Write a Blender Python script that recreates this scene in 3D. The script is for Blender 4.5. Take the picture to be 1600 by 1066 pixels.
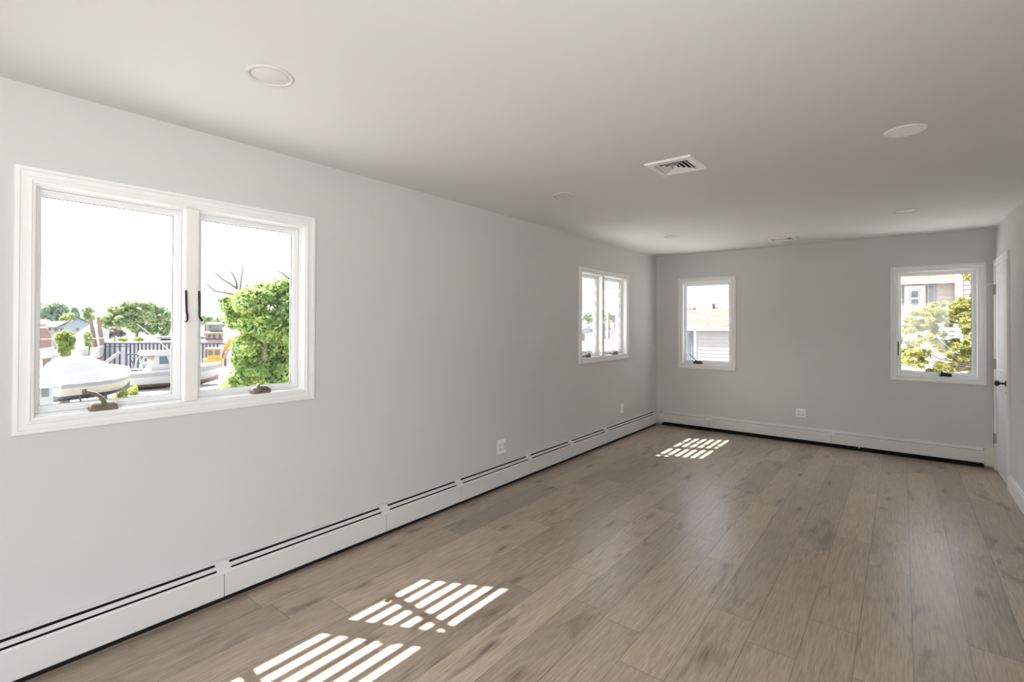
import bpy, bmesh, math, random
import numpy as np
from mathutils import Vector, Matrix

# ------------------------------------------------------------------ clear
for o in list(bpy.data.objects):
    bpy.data.objects.remove(o, do_unlink=True)
SC = bpy.context.scene
COL = SC.collection
RNG = random.Random(7)

# ------------------------------------------------------------------ room numbers (metres)
W, D, H = 3.573, 6.972, 2.44          # right wall x, back wall y, ceiling z
REAR = -3.2                           # rear wall, behind the camera
GZ = -3.1                             # ground outside (the room is upstairs)
FPX = 769.55                          # focal length in pixels of a 1600 wide frame
FW = Vector((-0.6210, 0.7838, 0.0078)).normalized()
RT = Vector((0.7838, 0.6210, 0.0030)).normalized()
UP = RT.cross(FW).normalized()
RT = FW.cross(UP).normalized()
CAM = Vector((2.829, 0.0, 1.457))
V0 = 499.43
YAW = 0.670

# ------------------------------------------------------------------ camera
cd = bpy.data.cameras.new('camera')
cam = bpy.data.objects.new('camera', cd)
COL.objects.link(cam)
m = Matrix((RT, UP, -FW)).transposed().to_4x4()
m.translation = CAM
cam.matrix_world = m
cd.sensor_width = 36.0
cd.lens = FPX / 1600 * 36
cd.shift_y = -(533.0 - V0) / 1600
cd.clip_start = 0.05
cd.clip_end = 900
SC.camera = cam

# ------------------------------------------------------------------ colour management
SC.view_settings.view_transform = 'Standard'
SC.view_settings.look = 'None'
SC.view_settings.exposure = 0.43
SC.view_settings.gamma = 1.0
SC.view_settings.use_curve_mapping = False
SC.cycles.use_denoising = True
SC.cycles.max_bounces = 14
SC.cycles.diffuse_bounces = 8
SC.cycles.transparent_max_bounces = 24
SC.cycles.sample_clamp_indirect = 6.0

# ------------------------------------------------------------------ world: bright hazy summer sky with soft clouds
wd = bpy.data.worlds.new('sky')
SC.world = wd
wd.use_nodes = True
wn, wl = wd.node_tree.nodes, wd.node_tree.links
wn.clear()
tc = wn.new('ShaderNodeTexCoord')
sep = wn.new('ShaderNodeSeparateXYZ')
wl.new(tc.outputs['Generated'], sep.inputs[0])
mp = wn.new('ShaderNodeMapping')
mp.inputs['Scale'].default_value = (1.0, 1.0, 3.2)
wl.new(tc.outputs['Generated'], mp.inputs[0])
nz = wn.new('ShaderNodeTexNoise')
nz.inputs['Scale'].default_value = 3.2
nz.inputs['Detail'].default_value = 6
wl.new(mp.outputs[0], nz.inputs['Vector'])
cr = wn.new('ShaderNodeValToRGB')
cr.color_ramp.elements[0].position = 0.40
cr.color_ramp.elements[0].color = (0.70, 0.77, 0.90, 1)
cr.color_ramp.elements[1].position = 0.60
cr.color_ramp.elements[1].color = (0.97, 0.98, 1.0, 1)
wl.new(nz.outputs['Fac'], cr.inputs[0])
# haze whitens the sky towards the sun side (-x) and the horizon
mr = wn.new('ShaderNodeMapRange')
mr.inputs['From Min'].default_value = 0.35
mr.inputs['From Max'].default_value = -0.35
sub = wn.new('ShaderNodeVectorMath'); sub.operation = 'DOT_PRODUCT'
sub.inputs[1].default_value = (0.62, 0.78, 0.9)
wl.new(tc.outputs['Generated'], sub.inputs[0])
wl.new(sub.outputs['Value'], mr.inputs['Value'])
mx = wn.new('ShaderNodeMixRGB')
mx.inputs[2].default_value = (1.0, 1.0, 1.0, 1)
wl.new(mr.outputs[0], mx.inputs[0])
wl.new(cr.outputs[0], mx.inputs[1])
bg = wn.new('ShaderNodeBackground')
bg.inputs['Strength'].default_value = 1.0
wl.new(mx.outputs[0], bg.inputs['Color'])
# the sky is far brighter on the side the sun stands
gd = wn.new('ShaderNodeVectorMath'); gd.operation = 'DOT_PRODUCT'
gd.inputs[1].default_value = (-0.96, -0.08, 0.27)
wl.new(tc.outputs['Generated'], gd.inputs[0])
gm = wn.new('ShaderNodeMapRange'); gm.interpolation_type = 'SMOOTHSTEP'
gm.inputs['From Min'].default_value = 0.45
gm.inputs['From Max'].default_value = 0.95
gm.inputs['To Min'].default_value = 2.0
gm.inputs['To Max'].default_value = 7.5
wl.new(gd.outputs['Value'], gm.inputs['Value'])
gl_ = wn.new('ShaderNodeMapRange'); gl_.interpolation_type = 'SMOOTHSTEP'
gl_.inputs['From Min'].default_value = 0.30
gl_.inputs['From Max'].default_value = 0.80
gl_.inputs['To Min'].default_value = 0.80
gl_.inputs['To Max'].default_value = 1.25
wl.new(gd.outputs['Value'], gl_.inputs['Value'])
# and brighter above the hazy horizon than close to it
ge = wn.new('ShaderNodeMapRange'); ge.interpolation_type = 'SMOOTHSTEP'
ge.inputs['From Min'].default_value = 0.11
ge.inputs['From Max'].default_value = 0.24
wl.new(sep.outputs[2], ge.inputs['Value'])
gx = wn.new('ShaderNodeMix'); gx.data_type = 'FLOAT'
wl.new(ge.outputs[0], gx.inputs[0]); wl.new(gl_.outputs[0], gx.inputs[2]); wl.new(gm.outputs[0], gx.inputs[3])
wl.new(gx.outputs[0], bg.inputs['Strength'])
wo = wn.new('ShaderNodeOutputWorld')
wl.new(bg.outputs[0], wo.inputs[0])

# ------------------------------------------------------------------ sun
SUN_DIR = Vector((1.0, 0.505, -1.59)).normalized()
sd = bpy.data.lights.new('sun', 'SUN')
sd.energy = 30.0
sd.angle = math.radians(0.45)
sd.color = (1.0, 0.97, 0.92)
sun = bpy.data.objects.new('sun', sd)
COL.objects.link(sun)
sun.rotation_euler = SUN_DIR.to_track_quat('-Z', 'Y').to_euler()

def area(name, loc, target, sx, sy, power, color):
    a = bpy.data.lights.new(name, 'AREA')
    a.shape = 'RECTANGLE'; a.size = sx; a.size_y = sy
    a.energy = power; a.color = color
    o = bpy.data.objects.new(name, a)
    COL.objects.link(o)
    o.location = loc
    o.rotation_euler = (Vector(target) - Vector(loc)).to_track_quat('-Z', 'Y').to_euler()
    return o
# fill lamp added out of view at the right wall, beside and behind the camera
area('added_side_fill', (W - 0.05, -0.65, 1.40), (1.5, 1.7, 0.0), 2.9, 1.2, 62.0, (0.94, 0.975, 1.0))

# ------------------------------------------------------------------ object helpers
def tag(o, label=None, cat=None, group=None, kind=None):
    if label: o['label'] = label
    if cat: o['category'] = cat
    if group: o['group'] = group
    if kind: o['kind'] = kind
    return o

def empty(name, loc=(0, 0, 0), rz=0.0):
    o = bpy.data.objects.new(name, None)
    o.empty_display_size = 0.1
    COL.objects.link(o)
    o.location = loc
    o.rotation_euler = (0, 0, rz)
    return o

class MB:
    """collects shapes and links them as one mesh object"""
    def __init__(self):
        self.v = []; self.f = []; self.s = []
    def add(self, verts, faces, smooth=False):
        n = len(self.v)
        self.v.extend([tuple(p) for p in verts])
        self.f.extend([tuple(i + n for i in f) for f in faces])
        self.s.extend([smooth] * len(faces))
        return self
    def box(self, a, b):
        x0, y0, z0 = [min(p, q) for p, q in zip(a, b)]
        x1, y1, z1 = [max(p, q) for p, q in zip(a, b)]
        v = [(x0, y0, z0), (x1, y0, z0), (x1, y1, z0), (x0, y1, z0), (x0, y0, z1), (x1, y0, z1), (x1, y1, z1), (x0, y1, z1)]
        return self.add(v, [(0, 3, 2, 1), (4, 5, 6, 7), (0, 1, 5, 4), (1, 2, 6, 5), (2, 3, 7, 6), (3, 0, 4, 7)])
    def mbox(self, M, a, b):
        """box in plane coordinates (u, v, h) mapped by M"""
        t = MB().box(a, b)
        return self.add([M(*p) for p in t.v], t.f)
    def loft(self, rings, closed=True, cap=True, smooth=False):
        n = len(rings[0]); vs = [p for r in rings for p in r]; fs = []
        for i in range(len(rings) - 1):
            for j in range(n if closed else n - 1):
                k = (j + 1) % n
                fs.append((i * n + j, i * n + k, (i + 1) * n + k, (i + 1) * n + j))
        self.add(vs, fs, smooth)
        if cap and closed:
            self.add(rings[0], [tuple(range(n))[::-1]])
            self.add(rings[-1], [tuple(range(n))])
        return self
    def prism(self, poly, d0, d1, ax='y'):
        """polygon in (a, b) extruded along ax"""
        def p(a, b, d):
            return {'y': (a, d, b), 'x': (d, a, b), 'z': (a, b, d)}[ax]
        return self.loft([[p(a, b, d0) for a, b in poly], [p(a, b, d1) for a, b in poly]])
    def tube(self, pts, r, n=8, smooth=True):
        pts = [Vector(p) for p in pts]
        rs = r if isinstance(r, (list, tuple)) else [r] * len(pts)
        rings = []
        ref = None
        for i, p in enumerate(pts):
            t = (pts[min(i + 1, len(pts) - 1)] - pts[max(i - 1, 0)]).normalized()
            if ref is None:
                ref = Vector((0, 0, 1)) if abs(t.z) < 0.9 else Vector((1, 0, 0))
            a = t.cross(ref).normalized(); b = t.cross(a).normalized()
            ref = -(t.cross(a)).normalized() if False else ref
            rings.append([p + (a * math.cos(2 * math.pi * k / n) + b * math.sin(2 * math.pi * k / n)) * rs[i] for k in range(n)])
        return self.loft(rings, smooth=smooth)
    def lathe(self, prof, M=None, n=32, smooth=True):
        """profile of (radius, height) turned about the local height axis"""
        rings = []
        for r, h in prof:
            rings.append([(r * math.cos(2 * math.pi * k / n), r * math.sin(2 * math.pi * k / n), h) for k in range(n)])
        if M: rings = [[M(*q) for q in R_] for R_ in rings]
        return self.loft(rings, smooth=smooth)
    def ball(self, c, r, n=12, sc=(1, 1, 1)):
        rings = []
        for i in range(1, n):
            th = math.pi * i / n
            rings.append([(c[0] + sc[0] * r * math.sin(th) * math.cos(2 * math.pi * k / n), c[1] + sc[1] * r * math.sin(th) * math.sin(2 * math.pi * k / n), c[2] - sc[2] * r * math.cos(th)) for k in range(n)])
        return self.loft(rings, smooth=True)
    def rects(self, M, loops, close=False):
        """nested rectangles (u0, u1, v0, v1, h) skinned one to the next: mouldings, casings, frames"""
        rings = [[M(a, c, h), M(b, c, h), M(b, d, h), M(a, d, h)] for a, b, c, d, h in loops]
        return self.loft(rings + ([rings[0]] if close else []), cap=False)
    def build(self, name, mat, parent=None, bevel=0.0):
        me = bpy.data.meshes.new(name)
        me.from_pydata([tuple(p) for p in self.v], [], self.f)
        me.polygons.foreach_set('use_smooth', self.s)
        bm = bmesh.new(); bm.from_mesh(me)
        bmesh.ops.recalc_face_normals(bm, faces=bm.faces)
        bm.to_mesh(me); bm.free()
        me.materials.append(mat)
        o = bpy.data.objects.new(name, me)
        COL.objects.link(o)
        if parent: o.parent = parent
        if bevel:
            b = o.modifiers.new('bevel', 'BEVEL'); b.width = bevel; b.segments = 2; b.limit_method = 'ANGLE'
        return o

def copy_tree(o, parent=None):
    c = o.copy(); COL.objects.link(c)
    if parent: c.parent = parent
    for ch in [q for q in bpy.data.objects if q.parent == o]:
        copy_tree(ch, c)
    return c

# ------------------------------------------------------------------ materials
def mat(name, color, rough=0.6, spec=0.4, metal=0.0, var=0.0, vscale=8.0, bump=0.0, bscale=300.0, coat=0.0):
    mt = bpy.data.materials.new(name); mt.use_nodes = True
    n, l = mt.node_tree.nodes, mt.node_tree.links
    b = n['Principled BSDF']
    b.inputs['Base Color'].default_value = (*color, 1)
    b.inputs['Roughness'].default_value = rough
    b.inputs['Specular IOR Level'].default_value = spec
    b.inputs['Metallic'].default_value = metal
    b.inputs['Coat Weight'].default_value = coat
    t = n.new('ShaderNodeTexCoord')
    if var > 0:
        z = n.new('ShaderNodeTexNoise'); z.inputs['Scale'].default_value = vscale; z.inputs['Detail'].default_value = 4
        l.new(t.outputs['Object'], z.inputs['Vector'])
        r = n.new('ShaderNodeValToRGB')
        r.color_ramp.elements[0].position = 0.3; r.color_ramp.elements[1].position = 0.7
        r.color_ramp.elements[0].color = (*[max(0, c * (1 - var)) for c in color], 1)
        r.color_ramp.elements[1].color = (*[min(1, c * (1 + var)) for c in color], 1)
        l.new(z.outputs['Fac'], r.inputs[0]); l.new(r.outputs[0], b.inputs['Base Color'])
    if bump > 0:
        z2 = n.new('ShaderNodeTexNoise'); z2.inputs['Scale'].default_value = bscale; z2.inputs['Detail'].default_value = 3
        l.new(t.outputs['Object'], z2.inputs['Vector'])
        bp = n.new('ShaderNodeBump'); bp.inputs['Strength'].default_value = bump; bp.inputs['Distance'].default_value = 0.002
        l.new(z2.outputs['Fac'], bp.inputs['Height']); l.new(bp.outputs[0], b.inputs['Normal'])
    return mt

def leaf_mat(name, c0, c1, c2, scale=1.2, trans=0.35):
    mt = bpy.data.materials.new(name); mt.use_nodes = True
    n, l = mt.node_tree.nodes, mt.node_tree.links
    n.clear()
    t = n.new('ShaderNodeTexCoord')
    z = n.new('ShaderNodeTexNoise'); z.inputs['Scale'].default_value = scale; z.inputs['Detail'].default_value = 8; z.inputs['Roughness'].default_value = 0.7
    l.new(t.outputs['Object'], z.inputs['Vector'])
    r = n.new('ShaderNodeValToRGB')
    r.color_ramp.elements[0].position = 0.35; r.color_ramp.elements[0].color = (*c0, 1)
    r.color_ramp.elements[1].position = 0.68; r.color_ramp.elements[1].color = (*c2, 1)
    e = r.color_ramp.elements.new(0.5); e.color = (*c1, 1)
    l.new(z.outputs['Fac'], r.inputs[0])
    d = n.new('ShaderNodeBsdfPrincipled'); d.inputs['Roughness'].default_value = 0.55; d.inputs['Specular IOR Level'].default_value = 0.3
    tr = n.new('ShaderNodeBsdfTranslucent')
    l.new(r.outputs[0], d.inputs['Base Color']); l.new(r.outputs[0], tr.inputs['Color'])
    ms = n.new('ShaderNodeMixShader'); ms.inputs[0].default_value = trans
    o = n.new('ShaderNodeOutputMaterial')
    l.new(d.outputs[0], ms.inputs[1]); l.new(tr.outputs[0], ms.inputs[2]); l.new(ms.outputs[0], o.inputs[0])
    return mt

def glass_mat(name, tint=(1, 1, 1)):
    mt = bpy.data.materials.new(name); mt.use_nodes = True
    n, l = mt.node_tree.nodes, mt.node_tree.links
    n.clear()
    tr = n.new('ShaderNodeBsdfTransparent'); tr.inputs['Color'].default_value = (*tint, 1)
    gl = n.new('ShaderNodeBsdfGlossy'); gl.inputs['Roughness'].default_value = 0.02
    lw_ = n.new('ShaderNodeLayerWeight'); lw_.inputs['Blend'].default_value = 0.5
    pw = n.new('ShaderNodeMath'); pw.operation = 'POWER'; pw.inputs[1].default_value = 4.0
    l.new(lw_.outputs['Facing'], pw.inputs[0])
    fr = n.new('ShaderNodeMath'); fr.operation = 'MULTIPLY_ADD'; fr.inputs[1].default_value = 0.6; fr.inputs[2].default_value = 0.025
    l.new(pw.outputs[0], fr.inputs[0])
    ms = n.new('ShaderNodeMixShader'); o = n.new('ShaderNodeOutputMaterial')
    l.new(fr.outputs[0], ms.inputs[0]); l.new(tr.outputs[0], ms.inputs[1]); l.new(gl.outputs[0], ms.inputs[2]); l.new(ms.outputs[0], o.inputs[0])
    return mt

def floor_mat():
    """wide vinyl planks running along y: 0.20 m wide, 1.22 m long, each plank its own tone, grain and knots"""
    mt = bpy.data.materials.new('oak_plank_floor'); mt.use_nodes = True
    n, l = mt.node_tree.nodes, mt.node_tree.links
    b = n['Principled BSDF']
    t = n.new('ShaderNodeTexCoord'); s = n.new('ShaderNodeSeparateXYZ'); l.new(t.outputs['Object'], s.inputs[0])
    def mth(op, a, c=None):
        q = n.new('ShaderNodeMath'); q.operation = op
        for i, k in enumerate((a, c)):
            if k is None: continue
            if isinstance(k, (int, float)): q.inputs[i].default_value = k
            else: l.new(k, q.inputs[i])
        return q.outputs[0]
    def white(x, y=None):
        cxyz = n.new('ShaderNodeCombineXYZ')
        l.new(x, cxyz.inputs[0])
        if y is not None: l.new(y, cxyz.inputs[1])
        w = n.new('ShaderNodeTexWhiteNoise'); w.noise_dimensions = '2D'
        l.new(cxyz.outputs[0], w.inputs['Vector'])
        return w
    xs = mth('DIVIDE', mth('SUBTRACT', s.outputs[0], 0.063), 0.2)
    row = mth('FLOOR', xs); fx = mth('FRACT', xs)
    ys = mth('ADD', mth('DIVIDE', s.outputs[1], 1.22), mth('MULTIPLY', white(row).outputs['Value'], 7.0))
    colm = mth('FLOOR', ys); fy = mth('FRACT', ys)
    pid = white(row, colm)
    # grain coordinates: stretched along the plank and shifted per plank
    sh = n.new('ShaderNodeVectorMath'); sh.operation = 'MULTIPLY_ADD'
    l.new(pid.outputs['Color'], sh.inputs[0]); sh.inputs[1].default_value = (40, 40, 40); l.new(t.outputs['Object'], sh.inputs[2])
    def noise(scale, vec, detail=5, rough=0.6, dist=0.0):
        mp_ = n.new('ShaderNodeMapping'); mp_.inputs['Scale'].default_value = vec
        l.new(sh.outputs[0], mp_.inputs[0])
        z = n.new('ShaderNodeTexNoise'); z.inputs['Scale'].default_value = scale; z.inputs['Detail'].default_value = detail
        z.inputs['Roughness'].default_value = rough; z.inputs['Distortion'].default_value = dist
        l.new(mp_.outputs[0], z.inputs['Vector'])
        return z.outputs['Fac']
    fine = noise(13.0, (9.0, 0.5, 1), 8, 0.68, 0.5)
    broad = noise(2.2, (2.2, 0.8, 1), 4, 0.55, 0.8)
    blot = noise(2.6, (2.6, 0.7, 1), 5, 0.55, 0.9)
    r1 = n.new('ShaderNodeValToRGB')
    els = r1.color_ramp.elements
    els[0].position = 0.0; els[0].color = (0.30, 0.248, 0.196, 1)
    els[1].position = 1.0; els[1].color = (0.58, 0.475, 0.37, 1)
    e = els.new(0.35); e.color = (0.395, 0.32, 0.25, 1)
    e = els.new(0.7); e.color = (0.48, 0.388, 0.30, 1)
    tone = mth('ADD', mth('MULTIPLY', pid.outputs['Value'], 0.62), mth('MULTIPLY', broad, 0.42))
    l.new(tone, r1.inputs[0])
    r2 = n.new('ShaderNodeValToRGB')
    r2.color_ramp.elements[0].position = 0.34; r2.color_ramp.elements[0].color = (0.60, 0.575, 0.55, 1)
    r2.color_ramp.elements[1].position = 0.62; r2.color_ramp.elements[1].color = (1.08, 1.08, 1.08, 1)
    l.new(fine, r2.inputs[0])
    m1 = n.new('ShaderNodeMixRGB'); m1.blend_type = 'MULTIPLY'; m1.inputs[0].default_value = 0.8
    l.new(r1.outputs[0], m1.inputs[1]); l.new(r2.outputs[0], m1.inputs[2])
    r3 = n.new('ShaderNodeValToRGB')
    r3.color_ramp.elements[0].position = 0.30; r3.color_ramp.elements[0].color = (0.58, 0.56, 0.55, 1)
    r3.color_ramp.elements[1].position = 0.42; r3.color_ramp.elements[1].color = (1, 1, 1, 1)
    l.new(blot, r3.inputs[0])
    m2 = n.new('ShaderNodeMixRGB'); m2.blend_type = 'MULTIPLY'; m2.inputs[0].default_value = 0.9
    l.new(m1.outputs[0], m2.inputs[1]); l.new(r3.outputs[0], m2.inputs[2])
    # knots
    mpk = n.new('ShaderNodeMapping'); mpk.inputs['Scale'].default_value = (2.4, 0.8, 1)
    l.new(sh.outputs[0], mpk.inputs[0])
    vo = n.new('ShaderNodeTexVoronoi'); vo.inputs['Scale'].default_value = 1.0; vo.voronoi_dimensions = '2D'
    l.new(mpk.outputs[0], vo.inputs['Vector'])
    kd = mth('ADD', vo.outputs['Distance'], mth('MULTIPLY', mth('SUBTRACT', fine, 0.5), 0.12))
    rk = n.new('ShaderNodeValToRGB')
    rk.color_ramp.elements[0].position = 0.0; rk.color_ramp.elements[0].color = (0.45, 0.41, 0.39, 1)
    rk.color_ramp.elements[1].position = 0.085; rk.color_ramp.elements[1].color = (1, 1, 1, 1)
    l.new(kd, rk.inputs[0])
    m3 = n.new('ShaderNodeMixRGB'); m3.blend_type = 'MULTIPLY'; m3.inputs[0].default_value = 1.0
    l.new(m2.outputs[0], m3.inputs[1]); l.new(rk.outputs[0], m3.inputs[2])
    # seams
    ex = mth('MINIMUM', fx, mth('SUBTRACT', 1.0, fx)); ey = mth('MINIMUM', fy, mth('SUBTRACT', 1.0, fy))
    seam = mth('MINIMUM', mth('MULTIPLY', ex, 0.2), mth('MULTIPLY', ey, 1.22))
    mrs = n.new('ShaderNodeMapRange'); mrs.inputs['From Min'].default_value = 0.0008; mrs.inputs['From Max'].default_value = 0.0030
    mrs.inputs['To Min'].default_value = 0.55; mrs.inputs['To Max'].default_value = 1.0
    l.new(seam, mrs.inputs['Value'])
    m4 = n.new('ShaderNodeMixRGB'); m4.blend_type = 'MULTIPLY'; m4.inputs[0].default_value = 1.0
    l.new(m3.outputs[0], m4.inputs[1]); l.new(mrs.outputs[0], m4.inputs[2])
    l.new(m4.outputs[0], b.inputs['Base Color'])
    rr = n.new('ShaderNodeMapRange'); rr.inputs['To Min'].default_value = 0.24; rr.inputs['To Max'].default_value = 0.38
    l.new(fine, rr.inputs['Value']); l.new(rr.outputs[0], b.inputs['Roughness'])
    b.inputs['Specular IOR Level'].default_value = 0.65
    bp = n.new('ShaderNodeBump'); bp.inputs['Strength'].default_value = 0.18; bp.inputs['Distance'].default_value = 0.001
    hsum = mth('ADD', mth('MULTIPLY', fine, 0.5), mrs.outputs[0])
    l.new(hsum, bp.inputs['Height']); l.new(bp.outputs[0], b.inputs['Normal'])
    return mt

M_WALL = mat('painted_wall', (0.600, 0.600, 0.590), 0.75, 0.25, bump=0.06, bscale=260, var=0.012, vscale=1.5)
M_CEIL = mat('ceiling_paint', (0.70, 0.702, 0.695), 0.85, 0.2, bump=0.05, bscale=200, var=0.008, vscale=1.2)
M_TRIM = mat('white_trim_paint', (0.80, 0.795, 0.785), 0.38, 0.45, var=0.01)
M_SASH = mat('white_vinyl', (0.74, 0.745, 0.75), 0.32, 0.45, var=0.01)
M_HEAT = mat('heater_white_metal', (0.66, 0.65, 0.64), 0.42, 0.4, var=0.012, vscale=3)
M_SHADE = mat('recess_shade', (0.012, 0.011, 0.010), 0.8, 0.2, var=0.2)  # near black, stands in for shade inside heater and vent recesses
M_FIN = mat('heater_fins', (0.10, 0.095, 0.09), 0.5, 0.4, var=0.2)
M_BEIGE = mat('ivory_metal', (0.66, 0.64, 0.56), 0.45, 0.4, var=0.02)
M_PLATE = mat('outlet_white_plastic', (0.84, 0.84, 0.83), 0.35, 0.5, var=0.01)
M_SLOT = mat('outlet_slots', (0.05, 0.05, 0.05), 0.7, 0.2, var=0.1)
M_BRONZE = mat('bronze_hardware', (0.20, 0.175, 0.14), 0.38, 0.6, 0.35, var=0.12, vscale=30)
M_BLACK = mat('black_hardware', (0.012, 0.012, 0.013), 0.35, 0.5, var=0.1)
M_STEEL = mat('hinge_steel', (0.34, 0.34, 0.33), 0.4, 0.5, 0.6, var=0.06)
M_LENS = mat('light_lens', (0.62, 0.615, 0.60), 0.45, 0.4, var=0.01)
M_DOOR = mat('white_door_paint', (0.72, 0.73, 0.74), 0.35, 0.45, var=0.01)
M_GLASS = glass_mat('window_glass')
M_FLOOR = floor_mat()
M_ALU = mat('canopy_metal', (0.45, 0.45, 0.45), 0.5, 0.3, var=0.03)
M_SIDEOUT = mat('outside_wall', (0.70, 0.70, 0.68), 0.7, 0.3, var=0.03)

# plane maps: (u, v, h) with h pointing into the room
ML = lambda u, v, h: (h, u, v)                 # left wall  (u = y, v = z)
MK = lambda u, v, h: (u, D - h, v)             # back wall  (u = x, v = z)
MR = lambda u, v, h: (W - h, u, v)             # right wall (u = y, v = z)
MQ = lambda u, v, h: (u, REAR + h, v)          # rear wall
MC = lambda u, v, h: (u, v, H - h)             # ceiling    (u = x, v = y)

def wall_mesh(M, u0, u1, v0, v1, holes, th):
    us = sorted({u0, u1, *[q for h in holes for q in h[:2]]})
    vs = sorted({v0, v1, *[q for h in holes for q in h[2:]]})
    mb = MB()
    for i in range(len(us) - 1):
        for j in range(len(vs) - 1):
            cu, cv = (us[i] + us[i + 1]) / 2, (vs[j] + vs[j + 1]) / 2
            if any(h[0] < cu < h[1] and h[2] < cv < h[3] for h in holes): continue
            for hh in (0.0, -th):
                mb.add([M(us[i], vs[j], hh), M(us[i + 1], vs[j], hh), M(us[i + 1], vs[j + 1], hh), M(us[i], vs[j + 1], hh)], [(0, 1, 2, 3)])
    for a, b, c, d in holes + [(u0, u1, v0, v1)]:
        mb.rects(M, [(a, b, c, d, 0.0), (a, b, c, d, -th)])
    bm_v = {}
    # weld
    idx, nv = [], []
    for p in mb.v:
        k = tuple(round(q, 5) for q in p)
        if k not in bm_v: bm_v[k] = len(nv); nv.append(p)
        idx.append(bm_v[k])
    mb.v = nv; mb.f = [tuple(idx[i] for i in f) for f in mb.f]
    return mb

TH = 0.15
CW = 0.065    # casing width
def inner(r): return (r[0] + CW, r[1] - CW, r[2] + CW, r[3] - CW)
WIN1 = (0.306, 1.614, 0.993, 2.100)
WIN2 = (4.762, 6.030, 1.003, 2.098)
WIN3 = (0.330, 1.100, 0.835, 2.100)
WIN4 = (2.724, 3.504, 0.838, 2.100)
ADDED_DOOR5 = (1.55, 2.55, 0.02, 2.08)
ADDED_WIN6 = (-2.25, 0.85, 0.75, 2.05)

o = MB().box((-TH, REAR - TH, -0.12), (W + TH, D + TH, 0.0)).build('floor', M_FLOOR)
tag(o, 'grey brown wood plank floor of the empty room', kind='structure')
o = MB().box((-TH, REAR - TH, H), (W + TH, D + TH, H + 0.15)).build('ceiling', M_CEIL)
tag(o, 'flat off white painted ceiling', kind='structure')
for nm, mb, lab in (
    ('wall_left', wall_mesh(ML, REAR, D, 0, H, [inner(WIN1), inner(WIN2)], TH), 'long pale grey wall on the left with two double windows'),
    ('wall_back', wall_mesh(MK, -TH, W + TH, 0, H, [inner(WIN3), inner(WIN4)], TH), 'grey end wall with two single windows'),
    ('wall_right', wall_mesh(MR, REAR, D, 0, H, [ADDED_WIN6], TH), 'grey wall on the right with the white door'),
    ('wall_rear', wall_mesh(MQ, -TH, W + TH, 0, H, [ADDED_DOOR5], TH), 'grey wall behind the viewer with an added glazed door')):
    tag(mb.build(nm, M_WALL), lab, kind='structure')

# ------------------------------------------------------------------ windows
def ins(r, a, b=None, c=None, d=None):
    b = a if b is None else b; c = a if c is None else c; d = a if d is None else d
    return (r[0] + a, r[1] - b, r[2] + c, r[3] - d)

def crank(M, u0, v0, parent, metal, state, L=0.10):
    """folding casement operator: housing on the sill with an arm that ends in a knob"""
    hgt = 0.034 * L / 0.1
    mb = MB()
    prof = [(-0.050, 0.0), (0.006, 0.0), (0.008, hgt * 0.35), (-0.002, hgt * 0.8), (-0.014, hgt), (-0.038, hgt), (-0.050, hgt * 0.7)]
    rings = []
    for t, s in ((0, 0.55), (0.06, 0.88), (0.16, 1.0), (0.9, 1.0), (1.0, 0.86)):
        rings.append([M(u0 + t * L, v0 + b * s, -0.022 + (a + 0.022) * s) for a, b in prof])
    mb.loft(rings)
    body = mb.build('crank_handle', metal, parent)
    arm = MB(); k = L / 0.1
    if state == 'open':
        pts = [(0.050, 0.026, 0.012), (0.043, 0.048, 0.018), (0.030, 0.066, 0.022), (0.012, 0.080, 0.024), (-0.012, 0.090, 0.024), (-0.024, 0.092, 0.024)]
        arm.tube([M(u0 + a * k, v0 + b * k, h) for a, b, h in pts], [0.0105, 0.010, 0.0085, 0.0075, 0.006, 0.005], 8)
        arm.build('crank_arm', metal, body)
        kb = MB().tube([M(u0 - 0.024 * k, v0 + 0.078 * k, 0.024), M(u0 - 0.024 * k, v0 + 0.084 * k, 0.024), M(u0 - 0.024 * k, v0 + 0.100 * k, 0.024), M(u0 - 0.024 * k, v0 + 0.106 * k, 0.024)], [0.006, 0.0095, 0.0095, 0.006], 10)
        kb.build('crank_knob', metal, body)
    elif state == 'up':
        pts = [(0.060, 0.022, 0.010), (0.040, 0.040, 0.014), (0.0, 0.080, 0.018), (-0.040, 0.118, 0.020)]
        arm.tube([M(u0 + a * k, v0 + b * k, h) for a, b, h in pts], [0.009, 0.008, 0.006, 0.005], 8)
        arm.build('crank_arm', metal, body)
    else:
        pts = [(0.085, 0.024, 0.006), (0.060, 0.034, 0.012), (0.035, 0.036, 0.016), (0.022, 0.040, 0.018)]
        arm.tube([M(u0 + a * k, v0 + b * k, h) for a, b, h in pts], [0.007, 0.009, 0.008, 0.006], 8)
        arm.build('crank_arm', metal, body)
        kb = MB().tube([M(u0 + 0.022 * k, v0 + 0.030 * k, 0.018), M(u0 + 0.022 * k, v0 + 0.036 * k, 0.018), M(u0 + 0.022 * k, v0 + 0.052 * k, 0.018), M(u0 + 0.022 * k, v0 + 0.056 * k, 0.018)], [0.005, 0.009, 0.009, 0.005], 10)
        kb.build('crank_knob', metal, body)
    return body

def lever(M, u, v0, v1, parent, metal, turn=1, h0=0.004):
    """casement lock lever: a slim bar that kicks out to a small curl at the bottom"""
    pts = [(u, v1, h0 + 0.004), (u, v1 - 0.03, h0 + 0.008), (u, v0 + 0.055, h0 + 0.012), (u + 0.003 * turn, v0 + 0.028, h0 + 0.018), (u - 0.001 * turn, v0 + 0.010, h0 + 0.026), (u - 0.008 * turn, v0, h0 + 0.030)]
    MB().tube([M(*p) for p in pts], [0.0055, 0.006, 0.0055, 0.0055, 0.006, 0.0065], 8).build('lock_lever', metal, parent)

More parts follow.
